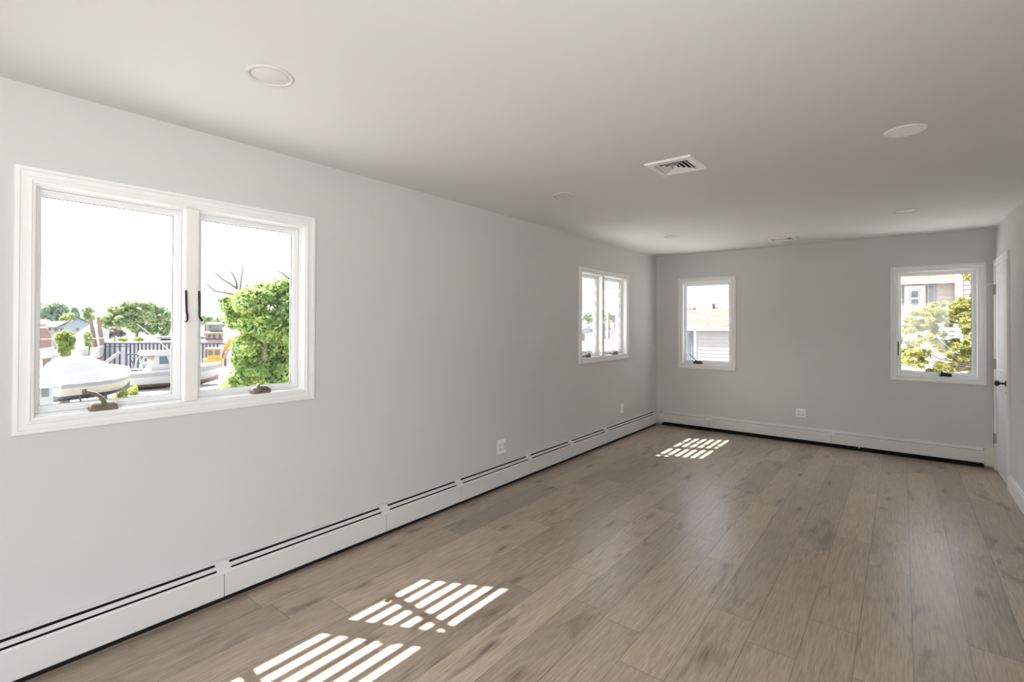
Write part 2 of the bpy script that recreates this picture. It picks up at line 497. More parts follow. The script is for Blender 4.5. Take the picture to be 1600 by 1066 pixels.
def window(name, M, out, label, mull=None, ext=None):
    root = empty(name, M(out[0], out[2], 0))
    tag(root, label, kind='structure')
    inv = lambda u, v, h: tuple(a - b for a, b in zip(M(u, v, h), root.location))
    r = inner(out)
    c = MB().rects(inv, [(*ins(out, 0), 0.0), (*ins(out, 0), 0.011), (*ins(out, 0.003), 0.017), (*ins(out, 0.017), 0.018), (*ins(out, 0.020), 0.013),
                         (*ins(out, 0.040), 0.012), (*ins(out, 0.043), 0.015), (*ins(out, 0.053), 0.016), (*ins(out, 0.056), 0.011), (*ins(out, CW), 0.009), (*ins(out, CW), -0.002), ], False)
    c.build('window_casing', M_TRIM, root)
    lip = 0.010
    f = MB().rects(inv, [(*ins(r, 0.0), -0.001), (*ins(r, 0.0015), -0.002), (*ins(r, 0.0015), -0.034), (*ins(r, 0.006), -0.036), (*ins(r, 0.006), -0.040), (*ins(r, lip), -0.042), (*ins(r, lip), -0.125), (*ins(r, 0.0), -0.148)])
    f.build('window_frame', M_SASH, root)
    if mull:
        a, b = mull
        mm = MB().mbox(inv, (a, r[2] + 0.002, -0.125), (b, r[3] - 0.002, 0.002))
        mm.mbox(inv, (a + 0.006, r[2] + 0.002, 0.002), (b - 0.006, r[3] - 0.002, 0.006))
        mm.build('mullion', M_TRIM, root)
        spans = [(r[0] + lip, a), (b, r[1] - lip)]
    else:
        spans = [(r[0] + lip, r[1] - lip)]
    for a, b in spans:
        edge = 0.016 if a < r[0] + 0.05 else 0.034
        s = (a + 0.001, b - 0.001, r[2] + lip + 0.001, r[3] - lip - 0.001)
        rail, st = 0.027, 0.030
        g = ins(s, edge, st, rail, rail)
        q = lambda k: ins(s, edge * k, st * k, rail * k, rail * k)
        sb = MB().rects(inv, [(*q(0), -0.050), (*q(0.36), -0.050), (*q(0.42), -0.054), (*q(0.72), -0.056), (*q(0.78), -0.062), (*q(1.0), -0.064), (*q(1.0), -0.092), (*q(0.8), -0.100), (*q(0.0), -0.102)], close=True)
        sh_ = sb.build('sash', M_SASH, root)
        gk = MB().rects(inv, [(*g, -0.072), (*ins(g, 0.002), -0.072), (*ins(g, 0.002), -0.080), (*g, -0.080)], close=True)
        gk.build('glazing_gasket', M_FIN, sh_)
        MB().mbox(inv, (g[0] + 0.0015, g[2] + 0.0015, -0.079), (g[1] - 0.0015, g[3] - 0.0015, -0.073)).build('pane', M_GLASS, sh_)
    return root, inv, r

w1, I1, r1 = window('window_1', ML, WIN1, 'large double casement window in the left wall overlooking the boat yard', (0.920, 0.980))
crank(I1, 0.553, r1[2] + 0.002, w1, M_BRONZE, 'open')
crank(I1, 1.253, r1[2] + 0.002, w1, M_BRONZE, 'folded')
lever(I1, 0.921, 1.461, 1.618, w1, M_BLACK, 1)
lever(I1, 0.983, 1.463, 1.618, w1, M_BLACK, -1, -0.002)
w2, I2, r2 = window('window_2', ML, WIN2, 'far double casement window in the left wall near the corner', (5.312, 5.366))
crank(I2, 4.93, r2[2] + 0.002, w2, M_BRONZE, 'folded', 0.11)
crank(I2, 5.62, r2[2] + 0.002, w2, M_BRONZE, 'folded', 0.11)
lever(I2, 5.318, 1.46, 1.618, w2, M_BRONZE, 1)
w3, I3, r3 = window('window_3', MK, WIN3, 'single casement window left in the end wall showing a tan roof')
crank(I3, 0.535, r3[2] + 0.002, w3, M_BLACK, 'up', 0.115)
w4, I4, r4 = window('window_4', MK, WIN4, 'single casement window right in the end wall behind green branches')
crank(I4, 3.135, r4[2] + 0.002, w4, M_BLACK, 'none', 0.105)
lever(I4, WIN4[0] + CW + 0.006, 1.115, 1.265, w4, M_BLACK, -1, -0.004)

# unseen glazed door added behind the viewer to let more light in
w5 = empty('added_door_5', MQ(ADDED_DOOR5[0], ADDED_DOOR5[2], 0)); tag(w5, 'unseen glazed door added in the wall behind the viewer for its light', kind='structure')
I5 = lambda u, v, h: tuple(a - b for a, b in zip(MQ(u, v, h), w5.location))
MB().rects(I5, [(*ADDED_DOOR5, -0.02), (*ins(ADDED_DOOR5, 0.05), -0.02), (*ins(ADDED_DOOR5, 0.05), -0.10), (*ADDED_DOOR5, -0.10)], True).build('window_frame', M_SASH, w5)
MB().mbox(I5, (1.602, 0.072, -0.062), (2.498, 2.028, -0.056)).build('pane', M_GLASS, w5)

w6 = empty('added_window_6', MR(ADDED_WIN6[0], ADDED_WIN6[2], 0)); tag(w6, 'unseen wide window added in the right wall around the fill lamp', kind='structure')  # made-up window, out of view, that frames the side fill lamp
I6 = lambda u, v, h: tuple(a - b for a, b in zip(MR(u, v, h), w6.location))
MB().rects(I6, [(*ADDED_WIN6, 0.0), (*ins(ADDED_WIN6, 0.05), -0.01), (*ins(ADDED_WIN6, 0.05), -0.10), (*ADDED_WIN6, -0.12)], True).build('window_frame', M_SASH, w6)
MB().mbox(I6, (-0.73, ADDED_WIN6[2] + 0.052, -0.10), (-0.67, ADDED_WIN6[3] - 0.052, -0.02)).build('mullion', M_SASH, w6)
MB().mbox(I6, (ADDED_WIN6[0] + 0.052, ADDED_WIN6[2] + 0.052, -0.062), (-0.732, ADDED_WIN6[3] - 0.052, -0.056)).build('pane', M_GLASS, w6)
MB().mbox(I6, (-0.668, ADDED_WIN6[2] + 0.052, -0.062), (ADDED_WIN6[1] - 0.052, ADDED_WIN6[3] - 0.052, -0.056)).build('pane', M_GLASS, w6)

# ------------------------------------------------------------------ door in the right wall
dr = empty('door_1', MR(6.53, 0, 0)); tag(dr, 'white two panel door in the right wall by the corner', kind='structure')
ID = lambda u, v, h: tuple(a - b for a, b in zip(MR(u, v, h), dr.location))
cs = MB()
for u0, u1 in ((6.125, 6.195), (6.865, D - 0.004)):
    cs.mbox(ID, (u0, 0, 0), (u1, 2.045, 0.016)); 
    cs.mbox(ID, (u0 + 0.008, 0, 0.016), (u1 - 0.03, 2.045, 0.020))
cs.mbox(ID, (6.125, 2.045, 0), (D - 0.004, 2.115, 0.016)); cs.mbox(ID, (6.133, 2.075, 0.016), (D - 0.012, 2.107, 0.020))
cs.build('door_casing', M_TRIM, dr, bevel=0.002)
DU0, DU1, DV0, DV1 = 6.198, 6.862, 0.012, 2.042
lf = MB()
pu0, pu1 = 6.305, 6.725
lf.mbox(ID, (DU0, DV0, 0.0), (pu0, DV1, 0.010)); lf.mbox(ID, (pu1, DV0, 0.0), (DU1, DV1, 0.010))
for v0, v1 in ((DV0, 0.268), (0.838, 1.02), (1.918, DV1)):
    lf.mbox(ID, (pu0, v0, 0.0), (pu1, v1, 0.010))
leaf = lf.build('door_leaf', M_DOOR, dr)
for v0, v1 in ((0.268, 0.838), (1.02, 1.918)):
    pr = (pu0, pu1, v0, v1)
    MB().rects(ID, [(*pr, 0.010), (*ins(pr, 0.012), 0.003), (*ins(pr, 0.014), 0.0025)]).mbox(ID, (pu0 + 0.013, v0 + 0.013, 0.0005), (pu1 - 0.013, v1 - 0.013, 0.003)).build('door_panel', M_DOOR, leaf)
for v in (1.765, 1.018, 0.272):
    hb = MB().mbox(ID, (6.845, v, 0.010), (6.90, v + 0.095, 0.0215))
    hb.tube([ID(6.872, v - 0.004, 0.026), ID(6.872, v + 0.099, 0.026)], 0.006, 10)
    hb.build('door_hinge', M_STEEL, dr)
kn = MB().lathe([(0.0, 0.0), (0.026, 0.0), (0.026, 0.006), (0.010, 0.010), (0.010, 0.040), (0.020, 0.046), (0.027, 0.058), (0.024, 0.070), (0.012, 0.077), (0.0, 0.078)],
                lambda x, y, h: ID(6.262 + x, 0.925 + y, 0.010 + h), 24)
kn.build('door_knob', M_BLACK, dr)
MB().mbox(ID, (6.255, 0.835, 0.010), (6.269, 0.850, 0.013)).build('key_cover', M_STEEL, dr)
st = MB().tube([ID(6.872, 1.872, 0.026), ID(6.872, 1.868, 0.055), ID(6.872, 1.866, 0.075)], 0.004, 8)
st.tube([ID(6.872, 1.866, 0.072), ID(6.872, 1.866, 0.092)], 0.009, 10)
st.build('hinge_pin_stop', M_PLATE, dr)

# skirting on the right wall
bb = MB()
prof = [(0.0, 0.0), (0.0, 0.016), (0.118, 0.016), (0.128, 0.012), (0.140, 0.008), (0.145, 0.0)]
bb.loft([[MR(u, v, h) for v, h in prof] for u in (REAR + 0.001, 6.124)])
tag(bb.build('baseboard_right', M_TRIM), 'white baseboard along the right wall up to the door', kind='structure')

# ------------------------------------------------------------------ baseboard heaters
def heater(name, M, u0, u1, joints, label, slot2=1.0, bot=0.030):
    root = empty(name, M(u0, 0, 0)); tag(root, label, 'heater')
    I = lambda u, v, h: tuple(a - b for a, b in zip(M(u, v, h), root.location))
    def strip(pr, a, b, nm, mt):
        return MB().loft([[I(a, v, h) for v, h in pr], [I(b, v, h) for v, h in pr]]).build(nm, mt, root)
    # back plate that folds out at the top into the hood
    strip([(0.004, 0.001), (0.200, 0.001), (0.203, 0.004), (0.197, 0.022), (0.195, 0.022), (0.198, 0.004), (0.004, 0.003)], u0, u1, 'back_plate', M_HEAT)
    strip([(0.020, 0.0032), (0.188, 0.0032), (0.186, 0.0045), (0.020, 0.0045)], u0 + 0.01, u1 - 0.01, 'inner_shade', M_SHADE)  # black strip paints the shade seen through the heater slots
    # damper blade
    dt = 0.010 if slot2 < 0.6 else 0.0
    strip([(0.1855 + dt, 0.029 - dt * 0.3), (0.173, 0.047), (0.171, 0.046), (0.1835 + dt, 0.027 - dt * 0.3)], u0 + 0.01, u1 - 0.01, 'damper_blade', M_HEAT)
    # finned pipe
    fp = MB().tube([I(u0 + 0.03, 0.095, 0.030), I(u1 - 0.03, 0.095, 0.030)], 0.011, 8)
    fp.build('heating_pipe', M_FIN, root)
    # front panels between the joints
    js = [u0] + [j for j in joints] + [u1]
    for a, b in zip(js[:-1], js[1:]):
        t = 0.166 if slot2 >= 0.6 else 0.170
        MB().loft([[I(u, v, h) for v, h in [(bot + 0.002, 0.050), (bot, 0.060), (bot + 0.004, 0.063), (t - 0.010, 0.063), (t, 0.056), (t - 0.002, 0.053), (t - 0.012, 0.060), (bot + 0.006, 0.060)]] for u in (a + 0.0015, b - 0.0015)]).build('front_panel', M_HEAT, root)
    for j in joints:
        cw = 0.034
        MB().loft([[I(u, v, h) for v, h in [(0.203, 0.004), (0.2045, 0.006), (0.199, 0.026), (0.176, 0.0555), (0.150, 0.066), (0.148, 0.064), (0.174, 0.054), (0.196, 0.0245)]] for u in (j - cw, j + cw)]).build('joint_cover', M_HEAT, root)
        # hanging bracket that carries the panel joint
        MB().mbox(I, (j - 0.004, bot + 0.006, 0.004), (j + 0.004, 0.16, 0.058)).build('bracket', M_FIN, root)
    # black strip paints the shade of the kick gap below the panel
    MB().mbox(I, (u0 + 0.004, 0.0005, 0.004), (u1 - 0.004, 0.026, 0.040)).build('gap_shade', M_SHADE, root)
    return root, I

hl, HI = heater('baseboard_heater', ML, REAR + 0.01, D - 0.10, [-1.25, -0.15, 1.09, 2.115, 2.835, 3.785, 4.535, 5.335], 'long white baseboard heater under the left wall windows')
hb_, HB = heater('baseboard_heater', MK, 0.10, 3.485, [0.765, 2.165], 'white baseboard heater along the end wall', 0.4, 0.050)
# corner box and end cap belong to the end wall heater
MB().mbox(HB, (0.005, 0.045, 0.003), (0.10, 0.2045, 0.066)).mbox(HB, (0.003, 0.045, 0.066), (0.066, 0.2045, 0.098)).build('corner_cover', M_HEAT, hb_, bevel=0.002)
MB().mbox(HB, (3.478, 0.034, 0.003), (3.552, 0.2045, 0.058)).mbox(HB, (3.488, 0.030, 0.058), (3.552, 0.168, 0.070)).build('end_cap', M_BEIGE, hb_, bevel=0.002)
MB().mbox(HB, (2.43, 0.035, 0.060), (2.444, 0.168, 0.0645)).build('panel_clip', M_HEAT, hb_)

# ------------------------------------------------------------------ outlets
def outlet(M, u, v, w, h, label, gangs=2, blank=False, group=None):
    root = empty('wall_outlet' if not blank else 'blank_wall_plate', M(u, v, 0)); tag(root, label, 'outlet' if not blank else 'wall plate')
    I = lambda a, b, c: tuple(p - q for p, q in zip(M(u + a, v + b, c), root.location))
    r = (-w / 2, w / 2, -h / 2, h / 2)
    MB().rects(I, [(*r, 0.0003), (*r, 0.004), (*ins(r, 0.003), 0.0065)]).mbox(I, (r[0] + 0.003, r[2] + 0.003, 0.001), (r[1] - 0.003, r[3] - 0.003, 0.0065)).build('cover_plate', M_PLATE, root)
    if blank:
        MB().mbox(I, (-0.003, 0.044, 0.0065), (0.003, 0.05, 0.0075)).build('screw', M_PLATE, root)
        return
    for g in range(gangs):
        cu = (g - (gangs - 1) / 2) * 0.046
        for s in (-1, 1):
            cv = s * 0.0195
            rc = MB().lathe([(0.0, 0.006), (0.0165, 0.006), (0.0165, 0.0085), (0.0, 0.0085)], lambda x, y, z: I(cu + x, cv + max(-0.0135, min(0.0135, y)), z), 20)
            ro = rc.build('socket', M_PLATE, root)
            sl = MB()
            for du in (-0.0063, 0.0063):
                sl.mbox(I, (cu + du - 0.0012, cv - 0.002, 0.0084), (cu + du + 0.0012, cv + 0.007, 0.0089))
            sl.mbox(I, (cu - 0.002, cv - 0.010, 0.0084), (cu + 0.002, cv - 0.006, 0.0089))
            sl.build('slots', M_SLOT, ro)
outlet(ML, 3.42, 0.350, 0.116, 0.124, 'white double outlet on the left wall above the heater')
outlet(ML, 5.848, 0.370, 0.074, 0.122, 'narrow blank white plate on the left wall near the far corner', blank=True)
outlet(MK, 1.849, 0.366, 0.108, 0.104, 'white double outlet on the end wall between the two windows')

# ------------------------------------------------------------------ ceiling lights and vents
def can_light(x, y, label, recess=False, r=0.088):
    root = empty('recessed_light', (x, y, H)); tag(root, label, 'ceiling light', 'recessed ceiling lights')
    I = lambda a, b, h: (a, b, -h)
    if recess:
        MB().lathe([(r, 0.0003), (r, 0.004), (r - 0.004, 0.007), (r - 0.014, 0.007), (r - 0.018, 0.004), (r - 0.019, 0.0005)], I, 40).build('trim_ring', M_TRIM, root)
        MB().lathe([(r - 0.018, 0.0050), (r - 0.026, 0.0022), (0.034, 0.0012), (0.034, 0.0004)], I, 40).build('reflector', M_TRIM, root)
        MB().lathe([(0.0, 0.0008), (0.033, 0.0008), (0.030, 0.004), (0.0, 0.005)], I, 24).build('bulb', M_LENS, root)
    else:
        MB().lathe([(r, 0.0003), (r, 0.003), (r - 0.003, 0.006), (r - 0.013, 0.0065), (r - 0.016, 0.004), (r - 0.0165, 0.0005)], I, 40).build('trim_ring', M_LENS, root)
        MB().lathe([(0.0, 0.0004), (r - 0.019, 0.0004), (r - 0.019, 0.0016), (r - 0.024, 0.003), (0.0, 0.0034)], I, 40).build('lens', M_LENS, root)
can_light(0.860, 0.930, 'round flat ceiling light nearest the viewer above the large left window')
can_light(0.795, 3.200, 'round ceiling light between the left wall and the near ceiling vent')
can_light(0.798, 5.464, 'farthest small ceiling light on the window wall side')
can_light(2.843, 3.182, 'round ceiling light with a bright reflector right of the near vent', True)
can_light(2.850, 5.450, 'farthest ceiling light on the door side')

def vent(x0, x1, y0, y1, label):
    cx, cy = (x0 + x1) / 2, (y0 + y1) / 2
    root = empty('ceiling_vent', (cx, cy, H)); tag(root, label, 'vent', 'square ceiling vents')
    I = lambda a, b, h: (a, b, -h)
    a, b = (x1 - x0) / 2, (y1 - y0) / 2
    r = (-a, a, -b, b)
    MB().rects(I, [(*r, 0.0003), (*r, 0.004), (*ins(r, 0.006), 0.012), (*ins(r, 0.040), 0.014), (*ins(r, 0.043), 0.010), (*ins(r, 0.043), 0.0005)]).build('vent_frame', M_TRIM, root)
    MB().mbox(I, (-a + 0.042, -b + 0.042, 0.0003), (a - 0.042, b - 0.042, 0.0012)).build('duct_shade', M_SHADE, root)  # flat black sheet, painted shade for the duct behind the louvers
    for k in range(3):
        q = ins(r, 0.052 + 0.026 * k)
        MB().rects(I, [(*q, 0.0115), (*ins(q, 0.015), 0.0035), (*ins(q, 0.016), 0.0045), (*ins(q, 0.001), 0.0128)], True).build('louver', M_TRIM, root)
    q = ins(r, 0.130)
    MB().mbox(I, (q[0], q[2], 0.006), (q[1], q[3], 0.009)).build('louver_centre', M_TRIM, root)
vent(1.585, 1.870, 2.870, 3.170, 'square white ceiling vent near the middle of the room')
vent(1.605, 1.895, 6.210, 6.500, 'square white ceiling vent close to the end wall')
#@@EXTERIOR
# ================================================================== OUTSIDE
def pix(u, v, d):
    """the point seen at photo pixel (u, v), d metres ahead of the camera"""
    return CAM + FW * d + RT * ((u - 800) * d / FPX) + UP * ((V0 - v) * d / FPX)

def onplane_y(u, v, y):
    r = FW + RT * ((u - 800) / FPX) + UP * ((V0 - v) / FPX)
    return CAM + r * ((y - CAM.y) / r.y)

class Site:
    """a spot on the ground outside with its own axes: X across the line of sight, Y away along it, Z up"""
    def __init__(self, u, d, flat=False):
        P = pix(u, 504, d)
        self.u, self.d, self.flat = u, d, flat
        self.gz = GZ
        self.loc = (P.x, P.y, GZ)
        self.th = 0.0 if flat else math.atan2(u - 800, FPX)
        self.rot = YAW - self.th
        self.k = d / FPX                                     # metres per photo pixel, upright
        self.kx = self.k * (1.0 if flat else math.cos(self.th))   # metres per photo pixel, across
    def x(self, u):
        if self.flat: return (u - self.u) * self.k
        return self.d / math.cos(self.th) * math.tan(math.atan2(u - 800, FPX) - self.th)
    def z(self, v): return pix(self.u, v, self.d).z - self.gz
    def root(self, name, label, cat, group=None, rz=0.0):
        return tag(empty(name, self.loc, self.rot + rz), label, cat, group)

M_LAWN = mat('dry_ground', (0.31, 0.305, 0.295), 0.9, 0.1, var=0.25, vscale=0.4)
M_WHITE = mat('white_gelcoat', (0.34, 0.34, 0.345), 0.35, 0.4, var=0.03, vscale=2)
M_TARP = mat('shrink_wrap_white', (0.36, 0.365, 0.38), 0.45, 0.4, var=0.03, vscale=1.5, bump=0.3, bscale=6)
M_CREAM = mat('cream_hull', (0.360, 0.347, 0.298), 0.5, 0.3, var=0.04, vscale=2)
M_NAVY = mat('dark_bottom_paint', (0.099, 0.112, 0.130), 0.7, 0.2, var=0.15, vscale=3)
M_REDB = mat('red_bottom_paint', (0.260, 0.167, 0.143), 0.7, 0.2, var=0.12, vscale=2)
M_GREYST = mat('grey_stripe', (0.22,0.225,0.23), 0.5, 0.3, var=0.05)
M_TEAL = mat('teal_metal_roof', (0.03,0.20,0.14), 0.5, 0.3, var=0.05)
M_SHED = mat('white_boards', (0.28, 0.285, 0.30), 0.6, 0.3, var=0.03)
M_PANEL = mat('pale_steel_sheet', (0.34, 0.355, 0.40), 0.55, 0.3, var=0.04, vscale=1)
M_IRON = mat('dark_iron', (0.062, 0.062, 0.074), 0.6, 0.3, var=0.1)
M_BARK = mat('grey_bark', (0.149, 0.124, 0.105), 0.85, 0.1, var=0.25, vscale=5)
M_BARE = mat('bare_branch', (0.136, 0.118, 0.112), 0.85, 0.1, var=0.2, vscale=5)
M_PILE = mat('brown_timber', (0.186, 0.136, 0.124), 0.85, 0.1, var=0.2, vscale=4)
M_BLUEH = mat('grey_blue_siding', (0.236, 0.279, 0.322), 0.7, 0.2, var=0.04)
M_ROOFG = mat('pale_grey_shingles', (0.13, 0.132, 0.135), 0.85, 0.1, var=0.1, vscale=3)
M_ROOFT = mat('tan_shingles', (0.080, 0.066, 0.056), 0.85, 0.1, var=0.28, vscale=3.5)
M_SIDING = mat('white_clapboard', (0.20, 0.199, 0.200), 0.65, 0.25, var=0.02)
M_SIDEB = mat('pale_blue_clapboard', (0.21, 0.23, 0.265), 0.65, 0.25, var=0.02)
M_BEIGES = mat('beige_clapboard', (0.27, 0.245, 0.225), 0.65, 0.25, var=0.02)
M_SHUT = mat('blue_grey_shutter', (0.15, 0.172, 0.185), 0.6, 0.3, var=0.03)
M_BRICK = mat('red_brown_sheeting', (0.21, 0.13, 0.112), 0.75, 0.2, var=0.08, vscale=2)
M_BROWNH = mat('brown_stucco', (0.310, 0.248, 0.217), 0.8, 0.2, var=0.06)
M_DWIN = mat('dark_window_glass', (0.062, 0.074, 0.093), 0.15, 0.6, var=0.1)
M_CURT = mat('blind_behind_glass', (0.08,0.09,0.10), 0.4, 0.5, var=0.06)
M_ORANGE = mat('orange_machine_paint', (0.527, 0.260, 0.037), 0.5, 0.4, var=0.06)
M_STONE = mat('white_sacks', (0.36, 0.36, 0.385), 0.75, 0.2, var=0.08, vscale=3)
M_GREYM = mat('grey_metal', (0.223, 0.229, 0.248), 0.5, 0.4, 0.2, var=0.06)
M_BLUET = mat('blue_grey_canvas', (0.186, 0.217, 0.279), 0.7, 0.2, var=0.06)
M_TEALG = mat('cabin_glass', (0.186, 0.248, 0.248), 0.15, 0.6, var=0.1)
M_RUST = mat('rust_canvas', (0.298, 0.205, 0.155), 0.8, 0.1, var=0.12, vscale=3)
M_WOODB = mat('pale_timber_block', (0.372, 0.310, 0.260), 0.8, 0.1, var=0.1)
L_FAR = leaf_mat('hazed_far_leaves', (0.216, 0.303, 0.183), (0.367, 0.465, 0.259), (0.561, 0.627, 0.345), 0.5, 0.45)  # pale greens carry the distance haze in the leaf colour
L_DARK = leaf_mat('blue_green_leaves', (0.195, 0.280, 0.237), (0.314, 0.411, 0.314), (0.519, 0.584, 0.367), 0.4, 0.4)
L_MID = leaf_mat('mid_leaves', (0.171, 0.253, 0.117), (0.297, 0.388, 0.163), (0.495, 0.557, 0.216), 0.9, 0.4)
L_VINE = leaf_mat('vine_leaves', (0.121, 0.208, 0.086), (0.259, 0.380, 0.130), (0.518, 0.605, 0.173), 1.4, 0.45)
L_BUSH = leaf_mat('lime_bush_leaves', (0.127, 0.190, 0.079), (0.270, 0.349, 0.111), (0.491, 0.554, 0.174), 1.5, 0.4)
L_PINE = leaf_mat('juniper_leaves', (0.11, 0.125, 0.03), (0.21, 0.215, 0.05), (0.34, 0.325, 0.09), 3.0, 0.3)
L_WEED = leaf_mat('weed_leaves', (0.187, 0.245, 0.058), (0.331, 0.374, 0.101), (0.475, 0.504, 0.173), 2.5, 0.4)

def leaf_mesh(name, material, parent, blobs, n, size, seed, shell=0.55, aspect=0.55, up=0.3):
    """many small bent leaves scattered through ellipsoid clumps (cx, cy, cz, rx, ry, rz)"""
    r = np.random.default_rng(seed)
    B = np.array(blobs, float)
    w = (B[:, 3] * B[:, 4] * B[:, 5]) ** (2 / 3.0)
    idx = r.choice(len(B), n, p=w / w.sum())
    d = r.normal(size=(n, 3)); d /= np.linalg.norm(d, axis=1)[:, None]
    rad = shell + (1 - shell) * r.random(n) ** 0.6
    rad *= 1 + 0.10 * r.normal(size=n)
    c = B[idx, :3] + d * rad[:, None] * B[idx, 3:]
    nrm = d * 0.6 + r.normal(size=(n, 3)) * 0.6 + np.array([0, 0, up]); nrm /= np.linalg.norm(nrm, axis=1)[:, None]
    t = np.cross(nrm, r.normal(size=(n, 3))); t /= np.linalg.norm(t, axis=1)[:, None]
    b = np.cross(nrm, t)
    s = size * (0.6 + 0.8 * r.random(n))[:, None]
    v = np.stack([c - t * s, c + b * s * aspect + nrm * s * 0.15, c + t * s, c - b * s * aspect + nrm * s * 0.15], 1).reshape(-1, 3)
    f = np.arange(4 * n).reshape(n, 4)
    me = bpy.data.meshes.new(name)
    me.from_pydata(v.tolist(), [], f.tolist())
    me.materials.append(material)
    o = bpy.data.objects.new(name, me); COL.objects.link(o)
    if parent: o.parent = parent
    return o

def crown_blobs(s, spec, dy=1.0, seed=0, sub=6):
    """clumps from (u, v, ru, rv) in photo units at the site's distance, each broken into smaller tufts"""
    r = random.Random(seed); core, out = [], []
    for u, v, ru, rv in spec:
        rx, rz = ru * s.kx, rv * s.k
        ry = (rx + rz) / 2 * dy
        c = (s.x(u), r.uniform(-0.6, 0.6) * ry * 1.2, s.z(v), rx, ry, rz)
        core.append(c)
        out.append((c[0], c[1], c[2], rx * 0.84, ry * 0.84, rz * 0.84))
        for _ in range(sub):
            d = Vector((r.gauss(0, 1), r.gauss(0, 1), r.gauss(0, 1))).normalized() * r.uniform(0.55, 0.9)
            f = r.uniform(0.26, 0.46)
            out.append((c[0] + d.x * rx, c[1] + d.y * ry, c[2] + d.z * rz, rx * f, ry * f, rz * f))
    return core, out

def tree(name, s, label, spec, leafm, n, size, group=None, trunk=(0.25, 0.12), seed=1, cat='tree', lean=0.0, branches=True, bark=None, dy=1.0, top=None):
    root = s.root(name, label, cat, group)
    bl, tufts = crown_blobs(s, spec, dy, seed)
    leaf_mesh('foliage', leafm, root, tufts, n, size, seed, shell=0.35)
    zt = max(b[2] for b in bl) * 0.94 if top is None else top
    mx_ = sum(b[0] for b in bl) / len(bl)
    mb = MB().tube([(0, 0, -0.05), (mx_ * 0.4, 0, zt * 0.35), (mx_ * 0.9, 0, zt * 0.7), (mx_, 0, zt)], [trunk[0], trunk[0] * 0.85, trunk[1] * 1.2, trunk[1] * 0.5], 8)
    mb.build('trunk', bark or M_BARK, root)
    if branches:
        for b in bl[:9]:
            MB().tube([(mx_ * 0.6, 0, zt * 0.5), ((mx_ * 0.6 + b[0]) / 2, b[1] * 0.4, (zt * 0.5 + b[2]) / 2 + 0.2), (b[0], b[1], b[2])], [trunk[1], trunk[1] * 0.7, trunk[1] * 0.25], 6).build('branch', bark or M_BARK, root)
    return root

# ground
g = MB().box((-260, -60, GZ - 0.3), (120, 300, GZ)).build('ground', M_LAWN)
tag(g, 'pale dry ground of the yard outside', kind='structure')
g = MB().box((-3.0, D + TH + 0.3, GZ - 0.05), (14.0, 40.0, GZ + 0.004)).build('added_bounce_slab', mat('bounce_slab_white', (0.66, 0.655, 0.64), 0.85, 0.1, var=0.05, vscale=0.8))  # pale slab added to bounce sunlight up to the far ceiling
tag(g, 'white ground slab added below the end wall windows to bounce sunlight inside', kind='structure')

# slatted metal canopy over the left wall windows: throws the striped sun on the floor
cz = 2.35
cn = empty('slatted_canopy', (-TH, 2.0, cz)); tag(cn, 'slatted metal canopy fixed outside above the left wall windows', 'canopy')
gap, pitch, x0c = 0.036, 0.081, -0.766
for k in range(-1, 9):
    a, b = x0c + pitch * k + gap / 2, x0c + pitch * (k + 1) - gap / 2
    if b > -TH: b = -TH - 0.002
    if a >= b: continue
    MB().box((a + TH, -4.6, -0.002), (b + TH, 5.4, 0.002)).build('slat', M_ALU, cn)
for k in range(-3, 10):
    y = 0.184 + 0.74 * k - 2.0
    MB().box((x0c - pitch + TH, y - 0.024, -0.022), (-0.002, y + 0.024, -0.004)).build('joist', M_ALU, cn)
MB().box((x0c - pitch + TH - 0.02, -4.6, -0.03), (x0c - pitch + TH + 0.02, 5.4, 0.01)).build('front_beam', M_ALU, cn)

# ------------------------------------------------------------------ boat yard through window_1
def hull_rings(L, B, zk, zc, zg, n=14, flare=0.12, sheer=0.25, sternw=0.9):
    """stations from stern (x=0) to bow (x=L): keel, chine and gunwale points, starboard to port"""
    R_ = []
    for i in range(n + 1):
        t = i / n
        hb = B / 2 * (sternw + (1 - sternw) * math.sin(min(1, t / 0.4) * math.pi / 2)) * (1 - max(0, (t - 0.45) / 0.55) ** 2.3)
        hb = max(hb, 0.03)
        hc = hb * (0.88 - 0.35 * t ** 2)
        lift = max(0, (t - 0.55) / 0.45) ** 2
        k = zk + (zc - zk) * 0.9 * lift
        c = zc + (zg - zc) * 0.55 * lift * lift
        g_ = zg + sheer * t ** 2
        x = L * t
        R_.append((x, hb, hc, k, c, g_))
    return R_

def hull_parts(root, R_, bottom, side, stripe, mid=0.75):
    bot = [[(x - 0.02 * 0, -hc, c), (x, -hc * 0.5, (k + c) / 2 - 0.02), (x, 0, k), (x, hc * 0.5, (k + c) / 2 - 0.02), (x, hc, c)] for x, hb, hc, k, c, g_ in R_]
    MB().loft(bot, closed=False, cap=False, smooth=True).add(bot[0], [tuple(range(5))]).build('hull_bottom', bottom, root)
    lo = lambda h, c_, q: h * q + c_ * (1 - q)
    sd_ = [[(x, -lo(hb, hc, mid), c + (g_ - c) * mid), (x, -hc, c), (x, hc, c), (x, lo(hb, hc, mid), c + (g_ - c) * mid)] for x, hb, hc, k, c, g_ in R_]
    MB().loft(sd_, closed=False, cap=False).add(sd_[0], [(0, 1, 2, 3)]).build('hull_side', side, root)
    st = [[(x, -hb, g_), (x, -lo(hb, hc, mid), c + (g_ - c) * mid), (x, lo(hb, hc, mid), c + (g_ - c) * mid), (x, hb, g_)] for x, hb, hc, k, c, g_ in R_]
    MB().loft(st, closed=False, cap=False).add(st[0], [(0, 1, 2, 3)]).build('hull_stripe', stripe, root)

